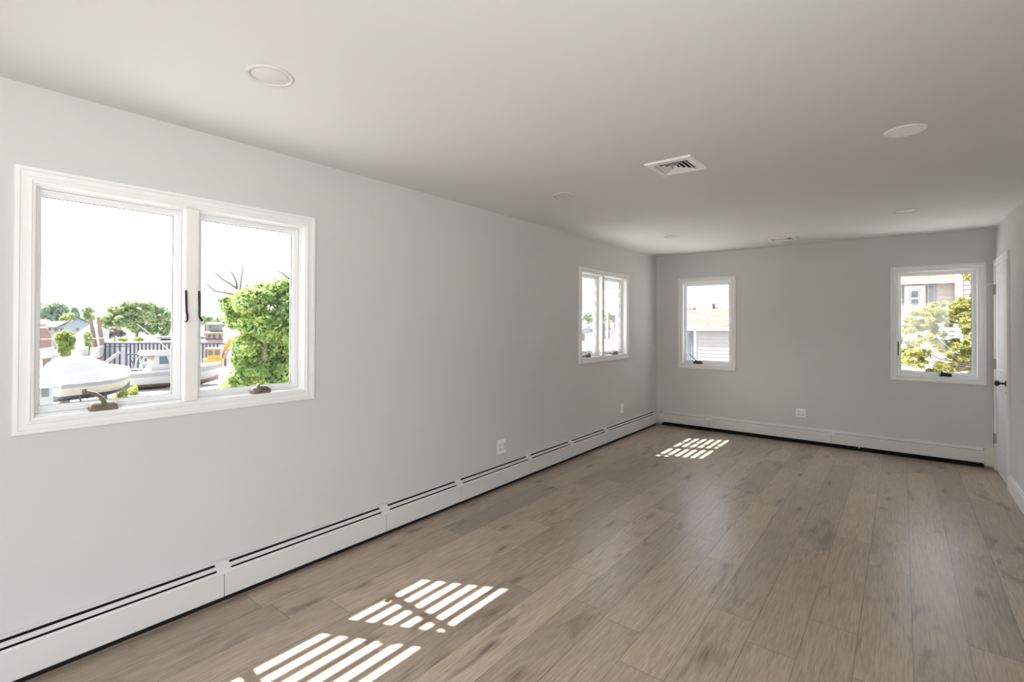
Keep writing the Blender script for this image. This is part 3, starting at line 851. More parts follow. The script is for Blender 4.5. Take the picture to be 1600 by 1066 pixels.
# covered boat
s = Site(82, 27)
cb = s.root('covered_boat', 'boat wrapped in white plastic in the yard, nearest the window', 'boat', rz=0.45)
Lb = s.x(203) / math.cos(0.45) * 1.05
zk, zc, zg = s.z(629), s.z(619), s.z(597)
R_ = hull_rings(Lb, 1.9, zk, zc, zg, sternw=0.95, sheer=0.1)
R_ = [(x, hb, hc, k, c, g_) for x, hb, hc, k, c, g_ in R_]
hull_parts(cb, R_, M_NAVY, M_CREAM, M_GREYST, 0.55)
rows = []
zt = s.z(559)
for i, (x, hb, hc, k, c, g_) in enumerate(R_):
    t = i / (len(R_) - 1)
    ridge = zt if t < 0.42 else zt - (zt - s.z(572)) * min(1, (t - 0.42) / 0.22) if t < 0.64 else s.z(572) - (s.z(572) - s.z(582)) * (t - 0.64) / 0.36
    if t < 0.06: ridge = zt - 0.25
    w_ = hb * 1.04 + 0.03
    sk = g_ - 0.14 + 0.02 * math.sin(i * 1.9)
    sh2 = g_ + (ridge - g_) * 0.42
    rows.append([(x, -w_, sk), (x, -w_, g_ + 0.04), (x, -w_ * 0.96, sh2 - 0.02), (x, -w_ * 0.62, sh2 + (ridge - sh2) * 0.62), (x, -w_ * 0.28, ridge - 0.02), (x, 0, ridge), (x, w_ * 0.28, ridge - 0.02), (x, w_ * 0.62, sh2 + (ridge - sh2) * 0.62), (x, w_ * 0.96, sh2 - 0.02), (x, w_, g_ + 0.04), (x, w_, sk)])
rows.insert(0, [(-0.12 if j not in (0, 10) else -0.04, p[1] * 0.98, p[2] - 0.05) for j, p in enumerate(rows[0])])
MB().loft(rows, closed=False, cap=False).add(rows[0], [tuple(range(11))]).add(rows[-1], [tuple(range(11))]).build('shrink_wrap_cover', M_TARP, cb)
MB().tube([(Lb * 0.52, -0.25, s.z(573) + 0.12), (Lb * 0.60, -0.2, s.z(573) + 0.08), (Lb * 0.66, -0.22, s.z(573) - 0.03)], [0.03, 0.07, 0.03], 6).build('cover_vent', M_GREYST, cb)
for xx in (0.9, Lb * 0.55):
    for sy in (-0.75, 0.75):
        MB().tube([(xx, sy * 1.25, 0), (xx, sy, zk + 0.3)], 0.05, 6).build('boat_stand', M_IRON, cb)
MB().box((0.4, -0.1, 0), (0.8, 0.1, zk + 0.06)).build('keel_block', M_WOODB, cb)
MB().box((Lb * 0.6, -0.1, 0), (Lb * 0.6 + 0.3, 0.1, zk + 0.1)).build('keel_block', M_WOODB, cb)

# motor boat with cabin
s = Site(194, 33)
mb_ = s.root('motor_boat', 'white cabin motor boat with red brown bottom on blocks', 'boat', rz=0.12)
Lm = s.x(348) / math.cos(0.12)
zk, zc, zg = s.z(612), s.z(600.5), s.z(583)
R_ = hull_rings(Lm, 2.7, zk, zc, zg, 18, sheer=0.34, sternw=0.92)
hull_parts(mb_, R_, M_REDB, M_WHITE, M_GREYST, 0.62)
dk = [[(x, -hb * 1.02, g_), (x, -hb * 0.95, g_ + 0.12), (x, hb * 0.95, g_ + 0.12), (x, hb * 1.02, g_)] for x, hb, hc, k, c, g_ in R_]
MB().loft(dk, closed=True).build('deck', M_WHITE, mb_)
zd = zg + 0.12
c0, c1 = s.x(232), s.x(300)
zr = s.z(556)
cab = MB().loft([[(c0, y, zd), (c1, y * 0.75, zd + 0.1), (c1 - 0.75, y * 0.7, zr), (c0 + 0.25, y * 0.85, zr)] for y in (-1.05, 1.05)])
cab.build('cabin', M_WHITE, mb_)
MB().loft([[(c0 - 0.45, y, zr), (c1 - 0.6, y * 0.85, zr), (c1 - 0.75, y * 0.8, zr + 0.22), (c0 - 0.35, y * 0.92, zr + 0.30)] for y in (-1.1, 1.1)]).build('cabin_roof', M_WHITE, mb_)
for a, b in ((0.12, 0.36), (0.42, 0.62), (0.66, 0.86)):
    xa, xb = c0 + (c1 - c0) * a + 0.15, c0 + (c1 - c0) * b + 0.15
    q0, q1 = zd + (zr - zd) * 0.42, zr - 0.10
    ya = lambda x, z: -(1.05 - 0.20 * (x - c0) / (c1 - c0) - 0.16 * (z - zd) / (zr - zd)) - 0.03
    v4 = [(xa + 0.05, ya(xa, q0), q0), (xb, ya(xb, q0), q0), (xb - 0.12, ya(xb, q1), q1), (xa + 0.05, ya(xa, q1), q1)]
    MB().loft([v4, [(p[0], p[1] + 0.02, p[2]) for p in v4]]).build('cabin_window', M_TEALG if a > 0.4 else M_DWIN, mb_)
for y in (-0.9, 0.9):
    MB().tube([(s.x(214), y, zd), (s.x(219), y, s.z(563)), (s.x(226), y, s.z(555)), (c0 + 0.2, y, zr + 0.2)], 0.035, 6).build('cockpit_frame', M_WHITE, mb_)
MB().loft([[(s.x(226), y, s.z(556)), (s.x(239), y, s.z(556)), (s.x(238), y, s.z(564)), (s.x(228), y, s.z(561))] for y in (-0.9, 0.9)]).build('canvas_top', M_RUST, mb_)
MB().tube([(s.x(212), -0.6, s.z(506)), (s.x(243), -0.9, s.z(532)), (s.x(285), -1.25, s.z(572))], [0.025, 0.04, 0.045], 6).build('outrigger_pole', M_WHITE, mb_)
rl = MB()
for q in range(7):
    i = 9 + q
    x, hb, g_ = R_[i][0], R_[i][1], R_[i][5]
    rl.tube([(x, -hb * 0.95, g_ + 0.1), (x + 0.06, -hb * 0.95, g_ + 0.42)], 0.02, 5)
rl.tube([(R_[9 + q][0] + 0.06, -R_[9 + q][1] * 0.95, R_[9 + q][5] + 0.42) for q in range(8)], 0.022, 5)
rl.build('bow_rail', M_GREYM, mb_)
MB().box((s.x(203), -0.5, zd), (s.x(222), 0.6, zd + 0.1)).build('stern_rail', M_IRON, mb_)
MB().box((s.x(320), -0.3, R_[13][5] + 0.1), (s.x(327), 0.2, R_[13][5] + 0.22)).build('deck_hatch', M_GREYM, mb_)
for u, w_ in ((209, 0.30), (262, 0.28), (300, 0.26)):
    MB().box((s.x(u) - w_ / 2, -0.75, 0), (s.x(u) + w_ / 2, -0.3, zk + 0.14)).build('timber_block', M_WOODB, mb_)

# small shed with the teal roof
s = Site(72, 23)
sh = s.root('garden_shed', 'small white shed with a teal roof at the lower left of the large window', 'shed')
x0, x1 = s.x(52), s.x(84)
MB().box((x0, 0, 0), (x1, 1.6, s.z(605))).build('shed_wall', M_SHED, sh)
MB().loft([[(x0 - 0.1, -0.15, s.z(605) - 0.03), (x0 - 0.1, 0.8, s.z(586)), (x0 - 0.1, 1.75, s.z(605) - 0.03)], [(s.x(82), -0.15, s.z(605) - 0.03), (s.x(66), 0.8, s.z(590)), (s.x(82), 1.75, s.z(605) - 0.03)]]).build('shed_roof', M_TEAL, sh)
MB().box((s.x(66), -0.03, s.z(620)), (s.x(77.5), 0.0, s.z(607))).build('shed_window', M_CURT, sh)

# pale sheet metal fence with dark posts
s = Site(230, 46, True)
fn = s.root('sheet_metal_fence', 'long pale sheet metal fence with thin dark posts behind the boats', 'fence')
xa, xb = s.x(163), s.x(372)
zt = s.z(537); 
MB().box((xa, 0.05, 0), (xb, 0.12, zt)).build('fence_sheet', M_PANEL, fn)
MB().box((xa, -0.05, zt - 0.03), (xb, 0.05, zt + 0.08)).build('top_rail', M_IRON, fn)
MB().box((xa, -0.03, s.z(542)), (s.x(205), 0.05, s.z(542) + 0.05)).build('middle_rail', M_IRON, fn)
for u in (164.5, 172, 179.5, 187.5, 197.5, 204, 210, 216, 222, 228, 234, 240, 246, 252, 258, 264, 270, 317, 322.5, 328, 334, 340, 352, 364):
    MB().box((s.x(u) - 0.045, -0.05, 0), (s.x(u) + 0.045, 0.05, zt)).build('fence_post', M_IRON, fn)
gt = Site(215, 42, True)
gr = gt.root('iron_gate', 'dark iron gate frame standing open in front of the pale fence', 'gate')
for u in (198, 236): MB().box((gt.x(u) - 0.07, -0.05, 0), (gt.x(u) + 0.07, 0.05, gt.z(554))).build('gate_post', M_IRON, gr)
MB().box((gt.x(198), -0.04, gt.z(555)), (gt.x(236), 0.04, gt.z(553))).box((gt.x(203), -0.04, gt.z(560)), (gt.x(230), 0.04, gt.z(559))).build('gate_rail', M_IRON, gr)
MB().tube([(gt.x(203), 0, gt.z(560)), (gt.x(212), 0, gt.z(572))], 0.05, 6).tube([(gt.x(212), 0, gt.z(570)), (gt.x(226), 0, gt.z(566))], 0.05, 6).build('gate_brace', M_IRON, gr)
lp = Site(170, 40)
P0, P1 = (lp.x(150), 0, lp.z(578)), (lp.x(188), 0, lp.z(550.5))
r_ = lp.root('leaning_pole', 'long grey pole leaning up beside the pale fence', 'pole')
MB().tube([(lp.x(128), 0, 0.0), P0, P1], [0.13, 0.13, 0.11], 8).build('pole_shaft', M_GREYM, r_)
s = Site(228, 39)
tree('round_shrub', s, 'dark green round shrub behind the stern of the motor boat', [(228, 572, 8, 8), (223, 577, 6, 6), (234, 577, 6, 7), (228, 582, 9, 8)], L_DARK, 1600, 0.10, trunk=(0.08, 0.05), seed=3, cat='shrub', branches=False)

# low sheds with white roofs behind the fence
s = Site(225, 56, True)
ls = s.root('low_shed', 'long low pale roofed shed just above the fence', 'shed')
MB().box((s.x(178), 0, 0), (s.x(290), 4, s.z(535))).build('shed_wall', M_SHED, ls)
MB().loft([[(s.x(176), -0.4, s.z(536)), (s.x(182), 2.5, s.z(530)), (s.x(180), 5, s.z(533))], [(s.x(292), -0.4, s.z(534)), (s.x(290), 2.5, s.z(526)), (s.x(290), 5, s.z(530))]]).build('shed_roof', M_ROOFG, ls)
for a, b, v in ((212, 232, 534), (240, 262, 528)):
    MB().box((s.x(a), 0.5, s.z(v) - 0.15), (s.x(b), 1.6, s.z(v) + 0.12)).build('roof_scrap', M_GREYST, ls)

# white wrapped boat behind the two timber posts
s = Site(146, 58)
tb = s.root('wrapped_boat', 'tall white wrapped boat behind two brown timber posts', 'boat')
prof = [(118, 548), (118, 523), (125, 517), (140, 509), (153, 507.5), (163, 513), (170.5, 517), (171, 548)]
rr = []
for y, f_ in ((0, 0.94), (0.8, 1.0), (3.4, 1.0), (4.4, 0.9)):
    rr.append([(s.x(146 + (u - 146) * f_), y, s.z(548) + (s.z(v) - s.z(548)) * f_) for u, v in prof])
MB().loft(rr).build('wrap_cover', M_TARP, tb)
MB().box((s.x(122), 0.4, 0), (s.x(168), 3.8, s.z(548))).build('hull_side', M_WHITE, tb)
for i, (ua, ub, u2, v0_, v1_) in enumerate(((141.5, 150, 0, 498.5, 548), (153.5, 161.5, 0, 497, 548))):
    ps = Site(ub, 52)
    ro = ps.root('timber_post', 'left one of the two brown timber posts by the wrapped boat' if i == 0 else 'right one of the two brown timber posts by the wrapped boat', 'post')
    x_ = ps.x(ua)
    dz = ps.z(v0_)
    MB().tube([(x_ * -0.35, 0, -0.05), (0, 0, ps.z(v1_)), (x_, 0, dz)], [0.28, 0.24, 0.15], 10).build('post_shaft', M_PILE, ro)
    MB().tube([(x_ * 1.0, 0, dz - 0.06), (x_ * 1.0, 0, dz + 0.06)], 0.18, 10).build('post_cap', M_PILE, ro)

# pale low boats lying in front of the hedge
for i, (ua, ub, vt, vb, lab) in enumerate(((62, 86, 545, 561, 'white upturned hull at the far left edge behind the wrapped boat'), (116, 139, 545, 560, 'white open boat between the lime bush and the vine pole'), (142, 163, 543.5, 560, 'white open boat between the vine pole and the pale fence'))):
    s = Site((ua + ub) / 2, 45)
    ro = s.root('open_boat', lab, 'boat')
    L_ = s.x(ub) - s.x(ua)
    R2 = hull_rings(L_, 1.6, s.z(vb) - 0.1, s.z(vb) + 0.1, s.z(vt) - 0.1, 8, sheer=0.25)
    R2 = [(x - L_ / 2, *rest) for x, *rest in R2]
    hull_parts(ro, R2, M_GREYST, M_WHITE, M_WHITE, 0.6)
    MB().loft([[(x, -hb, g_), (x, -hb * 0.9, g_ + 0.06), (x, hb * 0.9, g_ + 0.06), (x, hb, g_)] for x, hb, hc, k, c, g_ in R2]).build('deck', M_WHITE, ro)
    MB().box((-L_ * 0.3, -0.4, 0), (L_ * 0.3, 0.4, s.z(vb))).build('cradle', M_PILE, ro)

# green things in the middle distance
s = Site(99, 48)
tree('lime_bush', s, 'lime green bush in front of the grey blue house', [(92, 527, 9, 8), (103, 523, 11, 7), (113, 530, 6, 6), (98, 537, 10, 9), (108, 540, 9, 9), (102, 550, 10, 9), (95, 545, 6, 8)], L_BUSH, 7000, 0.13, trunk=(0.14, 0.07), seed=5, cat='shrub', branches=False)
s = Site(137, 47)
tree('vine_pole', s, 'narrow pole overgrown with vine left of the brown posts', [(136, 523, 8, 6), (137, 530, 7, 7), (138, 538, 5.5, 7), (137.5, 546, 4, 6), (137, 553, 2.5, 5)], L_MID, 2600, 0.11, trunk=(0.10, 0.08), seed=6, cat='pole', branches=False)

# houses beyond
s = Site(112, 82)
hs = s.root('gabled_house', 'grey blue gabled house beyond the yard', 'house')
e = lambda u, v, y: (s.x(u), y, s.z(v))
MB().loft([[e(92, 540, y), (e(138.5, 540, y)), e(138.5, 505, y), e(121.5, 497.5, y), e(92, 511, y)] for y in (0, 9)]).build('house_wall', M_BLUEH, hs)
MB().box((s.x(75), 1.0, 0), (s.x(92.2), 9, s.z(510.5))).build('house_wing', M_SHED, hs)
MB().loft([[e(140, 506, y), e(121.5, 496, y), e(90, 511.5, y), e(90, 510, y), e(121.5, 494.8, y), e(140.5, 504.8, y)] for y in (-0.5, 9.3)]).build('house_roof', M_ROOFG, hs)
MB().loft([[(s.x(72), 0.2, s.z(511)), (s.x(72), 4, s.z(503)), (s.x(72), 9, s.z(508))], [(s.x(94), 0.2, s.z(511)), (s.x(112), 4, s.z(501)), (s.x(94), 9, s.z(508))]]).build('wing_roof', M_ROOFG, hs)
for u, y in ((77, 1.0), (86, 1.0), (95.5, 0.0), (120.5, 0.0)):
    MB().box((s.x(u) - 0.25, y - 0.06, s.z(517.5)), (s.x(u + 3), y + 0.02, s.z(512))).build('house_window', M_SHED, hs)
    MB().box((s.x(u) - 0.1, y - 0.09, s.z(517)), (s.x(u + 2.4), y - 0.05, s.z(512.7))).build('window_glass', M_CURT, hs)
s = Site(70, 95)
hs = s.root('far_house', 'small pale roofed house half hidden at the left behind the gabled house', 'house')
MB().box((s.x(50), 0, 0), (s.x(78), 8, s.z(506))).build('house_wall', M_SHED, hs)
MB().loft([[(s.x(48), -0.5, s.z(506)), (s.x(48), 4, s.z(498.5)), (s.x(48), 8.5, s.z(506))], [(s.x(81), -0.5, s.z(507)), (s.x(78), 4, s.z(500)), (s.x(81), 8.5, s.z(507))]]).build('house_roof', M_ROOFG, hs)
s = Site(68, 62)
hs = s.root('arched_barn', 'red brown arched barn at the left edge of the large window', 'barn')
arc = [(40, 560), (40, 524), (46, 516), (54, 512.5), (72, 512.5), (77, 518), (80.5, 526), (80.5, 560)]
MB().loft([[e2 for e2 in [(s.x(u), y, s.z(v)) for u, v in arc]] for y in (0, 7)]).build('barn_shell', M_BRICK, hs)
MB().box((s.x(40), -0.05, s.z(544)), (s.x(80), 0.0, s.z(542.5))).box((s.x(40), -0.05, s.z(531)), (s.x(80), 0.0, s.z(530.2))).build('barn_rail', M_GREYST, hs)
s = Site(335, 92)
hs = s.root('brown_building', 'brown two level building with small windows right of the mullion', 'building')
MB().box((s.x(321), 0, 0), (s.x(349), 9, s.z(520))).build('lower_wall', M_BROWNH, hs)
MB().box((s.x(323), 2, 0), (s.x(348), 9, s.z(507))).build('upper_wall', M_SHED, hs)
MB().loft([[(s.x(319), -1, s.z(520.5)), (s.x(322), 2, s.z(517)), (s.x(322), 3, s.z(519))], [(s.x(351), -1, s.z(520.5)), (s.x(349), 2, s.z(517)), (s.x(349), 3, s.z(519))]]).build('porch_roof', M_ROOFT, hs)
MB().loft([[(s.x(322), 1.2, s.z(507)), (s.x(324), 5, s.z(503.5)), (s.x(322), 9.5, s.z(507))], [(s.x(350), 1.2, s.z(507)), (s.x(347), 5, s.z(503.5)), (s.x(350), 9.5, s.z(507))]]).build('main_roof', M_ROOFG, hs)
for u in (325, 333, 341.5):
    MB().box((s.x(u), -0.08, s.z(529.5)), (s.x(u + 4.5), 0, s.z(523.5))).build('house_window', M_DWIN, hs)
MB().box((s.x(327), 1.9, s.z(513)), (s.x(329.5), 2.0, s.z(509.5))).build('house_window', M_DWIN, hs)
MB().box((s.x(318), -0.2, s.z(531)), (s.x(352), -0.1, s.z(530))).build('balcony_rail', M_IRON, hs)

# excavator
s = Site(345, 42)
ex = s.root('excavator', 'orange excavator with a raised arm behind the motor boat', 'excavator')
MB().box((s.x(318), -1.0, 0.9), (s.x(348), 1.2, s.z(560))).build('machine_body', M_ORANGE, ex)
MB().box((s.x(314), -1.4, 0.0), (s.x(346), -0.7, 0.95)).build('crawler_track', M_IRON, ex)
MB().box((s.x(314), 0.8, 0.0), (s.x(346), 1.5, 0.95)).build('crawler_track', M_IRON, ex)
cabm = MB()
MB().box((s.x(324.5), -0.9, s.z(561)), (s.x(345), 0.3, s.z(544.5))).build('machine_cab', M_ORANGE, ex)
for a, b in ((326, 333), (336, 344)):
    MB().box((s.x(a), -0.94, s.z(554)), (s.x(b), -0.88, s.z(546.5))).build('cab_window', M_DWIN, ex)
MB().box((s.x(322), -1.0, s.z(544.5)), (s.x(346), 0.4, s.z(543.2))).build('cab_roof', M_WHITE, ex)
bo = [(346, 560), (352, 561), (360, 545), (368, 536), (366, 527), (358, 530), (350, 542)]
MB().loft([[(s.x(u), y, s.z(v)) for u, v in bo] for y in (-0.35, 0.25)]).build('boom_arm', M_ORANGE, ex)
bo = [(364, 527), (366, 536), (396, 527), (400, 521), (396, 519)]
MB().loft([[(s.x(u), y, s.z(v)) for u, v in bo] for y in (-0.28, 0.18)]).build('dipper_arm', M_ORANGE, ex)
MB().tube([(s.x(349), -0.45, s.z(557)), (s.x(362), -0.45, s.z(538))], 0.09, 8).build('hydraulic_ram', M_GREYM, ex)
bk = [(396, 520), (402, 523), (403, 540), (394, 546), (391, 538)]
MB().loft([[(s.x(u), y, s.z(v)) for u, v in bk] for y in (-0.6, 0.5)]).build('digging_bucket', M_GREYM, ex)

# white sacks
for i, (u, v, rr_, lab) in enumerate(((350, 578, 7, 'white bulk sack nearest the bow of the motor boat'), (361, 573, 8, 'white bulk sack topmost of the heap under the tree'), (357, 586, 7, 'white bulk sack lowest of the heap under the tree'))):
    s = Site(u, 33 + i * 0.9, )
    a = s.k * rr_
    zb = max(0.0, s.z(v) - a * 0.9)
    mb = MB()
    prof = [(0.0, 0.0), (0.75, 0.0), (0.98, 0.25), (1.0, 0.9), (0.92, 1.5), (0.55, 1.75), (0.3, 1.7), (0.22, 1.9), (0.0, 1.92)]
    mb.lathe([(r_ * a, h_ * (s.z(v) + a * 0.9) / 1.92) for r_, h_ in prof], None, 14)
    o = mb.build('bulk_sack', M_STONE); o.location = s.loc; o.rotation_euler = (0, 0, s.rot)
    tag(o, lab, 'sack', 'white sacks by the boat')

# trees far off
s = Site(84, 112)
tree('broad_tree', s, 'broad dark blue green tree above the far house at the left', [(70, 487, 14, 13), (84, 483, 15, 13), (97, 487, 12, 12), (76, 496, 16, 10), (92, 497, 14, 9), (64, 482, 10, 10), (105, 492, 7, 9)], L_DARK, 12000, 0.42, seed=11, trunk=(0.4, 0.25))
s = Site(118, 105)
tree('narrow_tree', s, 'narrow dark tree right beside the broad tree above the house', [(116, 484, 6, 6), (119, 491, 6, 8), (113, 494, 6, 7), (121, 497, 5, 6)], L_DARK, 1900, 0.30, seed=12, trunk=(0.25, 0.12))
s = Site(106, 98)
tree('olive_tree', s, 'small olive tree peeping over the roof of the grey blue house', [(104, 496, 9, 5), (110, 495, 7, 5), (99, 499, 6, 4)], L_MID, 1500, 0.28, seed=13, trunk=(0.2, 0.1))
s = Site(137, 95)
tree('wispy_tree', s, 'wispy small tree behind the tops of the brown posts', [(137, 483, 8, 4), (143, 486, 6, 4), (131, 485, 6, 3), (134, 495, 8, 6), (143, 497, 7, 5), (128, 500, 5, 4)], L_FAR, 1500, 0.28, seed=14, trunk=(0.18, 0.10))
s = Site(212, 78)
tree('spreading_tree', s, 'wide spreading tree behind the pale fence, largest in the yard', [(195, 478, 13, 7), (212, 475, 16, 6), (232, 479, 15, 7), (250, 484, 12, 6), (262, 492, 11, 8), (183, 486, 14, 8), (170, 497, 14, 9), (160, 504, 8, 8), (205, 490, 18, 9), (228, 494, 17, 10), (248, 503, 15, 10), (190, 504, 15, 10), (212, 510, 16, 10), (236, 515, 14, 10), (264, 508, 10, 9), (257, 520, 10, 7), (172, 512, 12, 7)], L_FAR, 20000, 0.27, seed=15, trunk=(0.28, 0.12), top=6.6)
s = Site(180, 70)
tree('purple_shrub', s, 'dull purple shrub under the left side of the spreading tree', [(178, 518, 9, 8), (188, 522, 9, 7), (172, 524, 7, 6)], leaf_mat('purple_leaves', (0.15, 0.12, 0.13), (0.23, 0.20, 0.19), (0.32, 0.29, 0.25), 1.0), 1500, 0.2, seed=16, trunk=(0.12, 0.08), cat='shrub', branches=False)
for i, (u, lab) in enumerate(((192.5, 'yellow green bush on the left behind the fence top'), (217, 'yellow green bush on the right behind the fence top'))):
    s = Site(u, 53)
    tree('yellow_bush', s, lab, [(u, 529.5, 6, 2.6), (u - 3, 531, 5, 2.5), (u + 3, 531, 5, 2.5)], L_WEED, 700, 0.12, seed=17 + i, trunk=(0.06, 0.04), cat='shrub', branches=False)
hz = [(300, 215, 22, 12, 0), (321, 165, 14, 10, 0), (345, 190, 22, 11, 0), (378, 165, 22, 12, 0)]
for i, (u, d_, ru, rv, wv) in enumerate(hz):
    s = Site(u, d_)
    r0 = random.Random(40 + i)
    tree('horizon_tree', s, ('hazy green tree on the horizon hidden by the mullion', 'hazy green tree on the horizon just right of the mullion', 'hazy green tree on the horizon above the brown building', 'hazy green tree on the horizon behind the vine covered tree')[i],
         [(u + r0.uniform(-0.6, 0.6) * ru, 503 - r0.uniform(0, 6), ru * 0.4, rv * 0.6) for _ in range(8)], L_FAR, 3000, 0.5, 'trees on the horizon', seed=30 + i, trunk=(0.4, 0.2), branches=False)

# big vine covered tree near the house
s = Site(405, 17.5)
spec = [(392, 470, 34, 24), (362, 478, 22, 20), (425, 458, 30, 22), (445, 447, 24, 16), (455, 480, 26, 30), (400, 505, 34, 26), (368, 498, 20, 18), (430, 510, 34, 32), (460, 530, 28, 34), (385, 540, 26, 20), (420, 550, 36, 28), (398, 575, 30, 22), (440, 580, 36, 26), (375, 590, 22, 14), (410, 598, 34, 16), (362, 602, 16, 10), (480, 560, 30, 44), (490, 480, 30, 40), (376, 565, 14, 14)]
vt = tree('vine_covered_tree', s, 'large bright green vine covered tree with bare twigs on top', spec, L_VINE, 52000, 0.080, seed=21, trunk=(0.14, 0.09), cat='tree', branches=False, dy=0.9)
def twig(pts, r0, r1, par, st):
    n = len(pts)
    MB().tube([(st.x(u), y, st.z(v)) for u, v, y in pts], [r0 + (r1 - r0) * i / (n - 1) for i in range(n)], 6).build('bare_branch', M_BARE, par)
for pts in ([(376, 470, 0), (374, 458, 0), (376, 440, 0.1), (378, 425, 0.1), (379, 418, 0.1)],
            [(375, 461, 0), (370, 452, 0), (358, 445, -0.1), (346, 438, -0.1), (340, 433, -0.1), (336.5, 428, -0.1)],
            [(372, 464, 0), (360, 460, 0), (346, 458, 0.1), (334, 456.5, 0.1), (327, 450, 0.1), (322, 446, 0.1)],
            [(370, 452, 0), (369, 442, 0), (364, 432, 0), (360, 426, 0)],
            [(390, 466, 0), (388, 454, 0), (385, 444, 0)],
            [(462, 438, 0), (450, 433, 0), (440, 425, 0), (433, 422.5, 0)],
            [(432, 450, 0), (430, 440, 0), (428, 434, 0)]):
    twig(pts, 0.042, 0.014, vt, s)

# weeds on the ground
k_ = 0
for u, d_, w_, lab in ((172, 26.5, 6, 'weed clump under the bow of the wrapped boat'), (190, 29.5, 7, 'weed clump between the two boats'), (206, 31.0, 6, 'weed clump by the first timber block of the motor boat'), (338, 30.5, 9, 'weed clump under the bow of the motor boat'), (343, 28.6, 6, 'weed clump below the white sacks')):
    s = Site(u, d_)
    k_ += 1
    o = leaf_mesh('weed_clump', L_WEED, None, [(0, 0, 0.12, w_ * s.k, 0.5, 0.34), (0.2, 0.2, 0.2, w_ * s.k * 0.6, 0.4, 0.4)], 700, 0.09, 60 + k_, shell=0.2, aspect=0.3)
    o.location = s.loc; o.rotation_euler = (0, 0, s.rot)
    tag(o, lab, 'weeds', 'weeds around the boats')
s = Site(345, 31, True)
lg = MB().box((s.x(362), -1.5, 0.0), (s.x(470), 1.2, 0.03)).build('grass_verge', mat('mown_grass', (0.28, 0.34, 0.12), 0.9, 0.1, var=0.25, vscale=2))
lg.location = s.loc; lg.rotation_euler = (0, 0, s.rot); tag(lg, 'strip of yellow green grass under the vine covered tree', 'grass', kind='stuff')

# overhead wires
def wire(name, a, b, sag, r, lab):
    a, b = Vector(a), Vector(b)
    pts = [a.lerp(b, t / 12) - Vector((0, 0, sag * 4 * (t / 12) * (1 - t / 12))) for t in range(13)]
    o = MB().tube(pts, r, 5).build(name, M_GREYM); tag(o, lab, 'wire')
wire('overhead_wire', pix(-60, 431, 45), pix(560, 452, 45), 0.12, 0.030, 'thin overhead wire crossing the sky in the large window')
wire('fence_wire', pix(40, 530, 50), pix(166, 528.5, 50), 0.03, 0.028, 'dark wire strung in front of the lime bush')
wire('service_wire', pix(951, 488.7, 44), pix(1040, 462, 30), 0.2, 0.022, 'overhead wire rising to the right in the far left wall window')

# ------------------------------------------------------------------ view through window_2
s = Site(951, 44)
up_ = s.root('utility_pole', 'utility pole with a cross arm seen in the far left wall window', 'pole')
MB().tube([(0, 0, 0), (0, 0, s.z(489))], [0.15, 0.10], 8).build('pole_shaft', M_PILE, up_)
MB().box((s.x(945), -0.06, s.z(516)), (s.x(955), 0.06, s.z(515))).build('cross_arm', M_PILE, up_)
for u in (946.5, 953.5):
    MB().tube([(s.x(u), 0, s.z(515)), (s.x(u), 0, s.z(513.6))], 0.05, 6).build('insulator', M_GREYM, up_)
r0 = random.Random(77)
for i, (u, d_, ru, lab) in enumerate(((910, 150, 12, 'grey green tree at the left edge of the far left wall window'), (923, 120, 12, 'grey green tree in the middle of the first pane of the far window'), (945, 130, 12, 'grey green tree left of the utility pole'), (962, 120, 14, 'grey green tree right of the utility pole'), (980, 140, 14, 'grey green tree behind the right sash of the far window'))):
    s = Site(u, d_)
    tree('skyline_tree', s, lab, [(u + r0.uniform(-0.7, 0.7) * ru, 501 - r0.uniform(0, 8), ru * 0.42, 5) for _ in range(6)], L_DARK, 1500, 0.42, 'trees behind the far window', seed=80 + i, trunk=(0.3, 0.2), branches=False)
for i, (ua, ub, vt, vb, d_, mt_, lab) in enumerate(((906, 934, 508, 514, 85, M_WHITE, 'long white boat farthest off in the far window'), (905, 922, 514, 521, 70, M_BLUET, 'blue grey covered boat in the far window'), (914, 940, 523, 534, 55, M_WHITE, 'white boat in the middle of the far window'), (903, 928, 537, 548, 42, M_WHITE, 'white boat low at the left of the far window'), (936, 960, 534, 548, 40, M_WHITE, 'white boat right of the mullion in the far window'))):
    s = Site((ua + ub) / 2, d_)
    ro = s.root('moored_boat', lab, 'boat', 'boats seen through the far window')
    L_ = s.x(ub) - s.x(ua)
    R2 = hull_rings(L_, 2.0, s.z(vb) - 0.2, s.z(vb), s.z(vt), 8, sheer=0.3)
    R2 = [(x - L_ / 2, *rest) for x, *rest in R2]
    hull_parts(ro, R2, M_GREYST, mt_, mt_, 0.6)
    MB().loft([[(x, -hb, g_), (x, -hb * 0.9, g_ + 0.08), (x, hb * 0.9, g_ + 0.08), (x, hb, g_)] for x, hb, hc, k, c, g_ in R2]).build('deck', mt_, ro)
    MB().box((-L_ * 0.25, -0.6, s.z(vt)), (L_ * 0.1, 0.6, s.z(vt) + L_ * 0.12)).build('cabin', mt_, ro)
    MB().box((-L_ * 0.22, -0.63, s.z(vt) + L_ * 0.05), (L_ * 0.06, -0.59, s.z(vt) + L_ * 0.1)).build('cabin_window', M_DWIN, ro)
    MB().box((-L_ * 0.3, -0.5, 0), (L_ * 0.3, 0.5, max(0.05, s.z(vb) - 0.1))).build('cradle', M_PILE, ro)
s = Site(964, 48)
gs = s.root('gable_shed', 'pale grey gable shed right of the utility pole', 'shed')
MB().loft([[(s.x(u), y, z_) for u, z_ in ((953, 0), (990, 0), (990, s.z(515)), (974, s.z(506)), (953, s.z(521)))] for y in (0, 6)]).build('shed_wall', M_PANEL, gs)
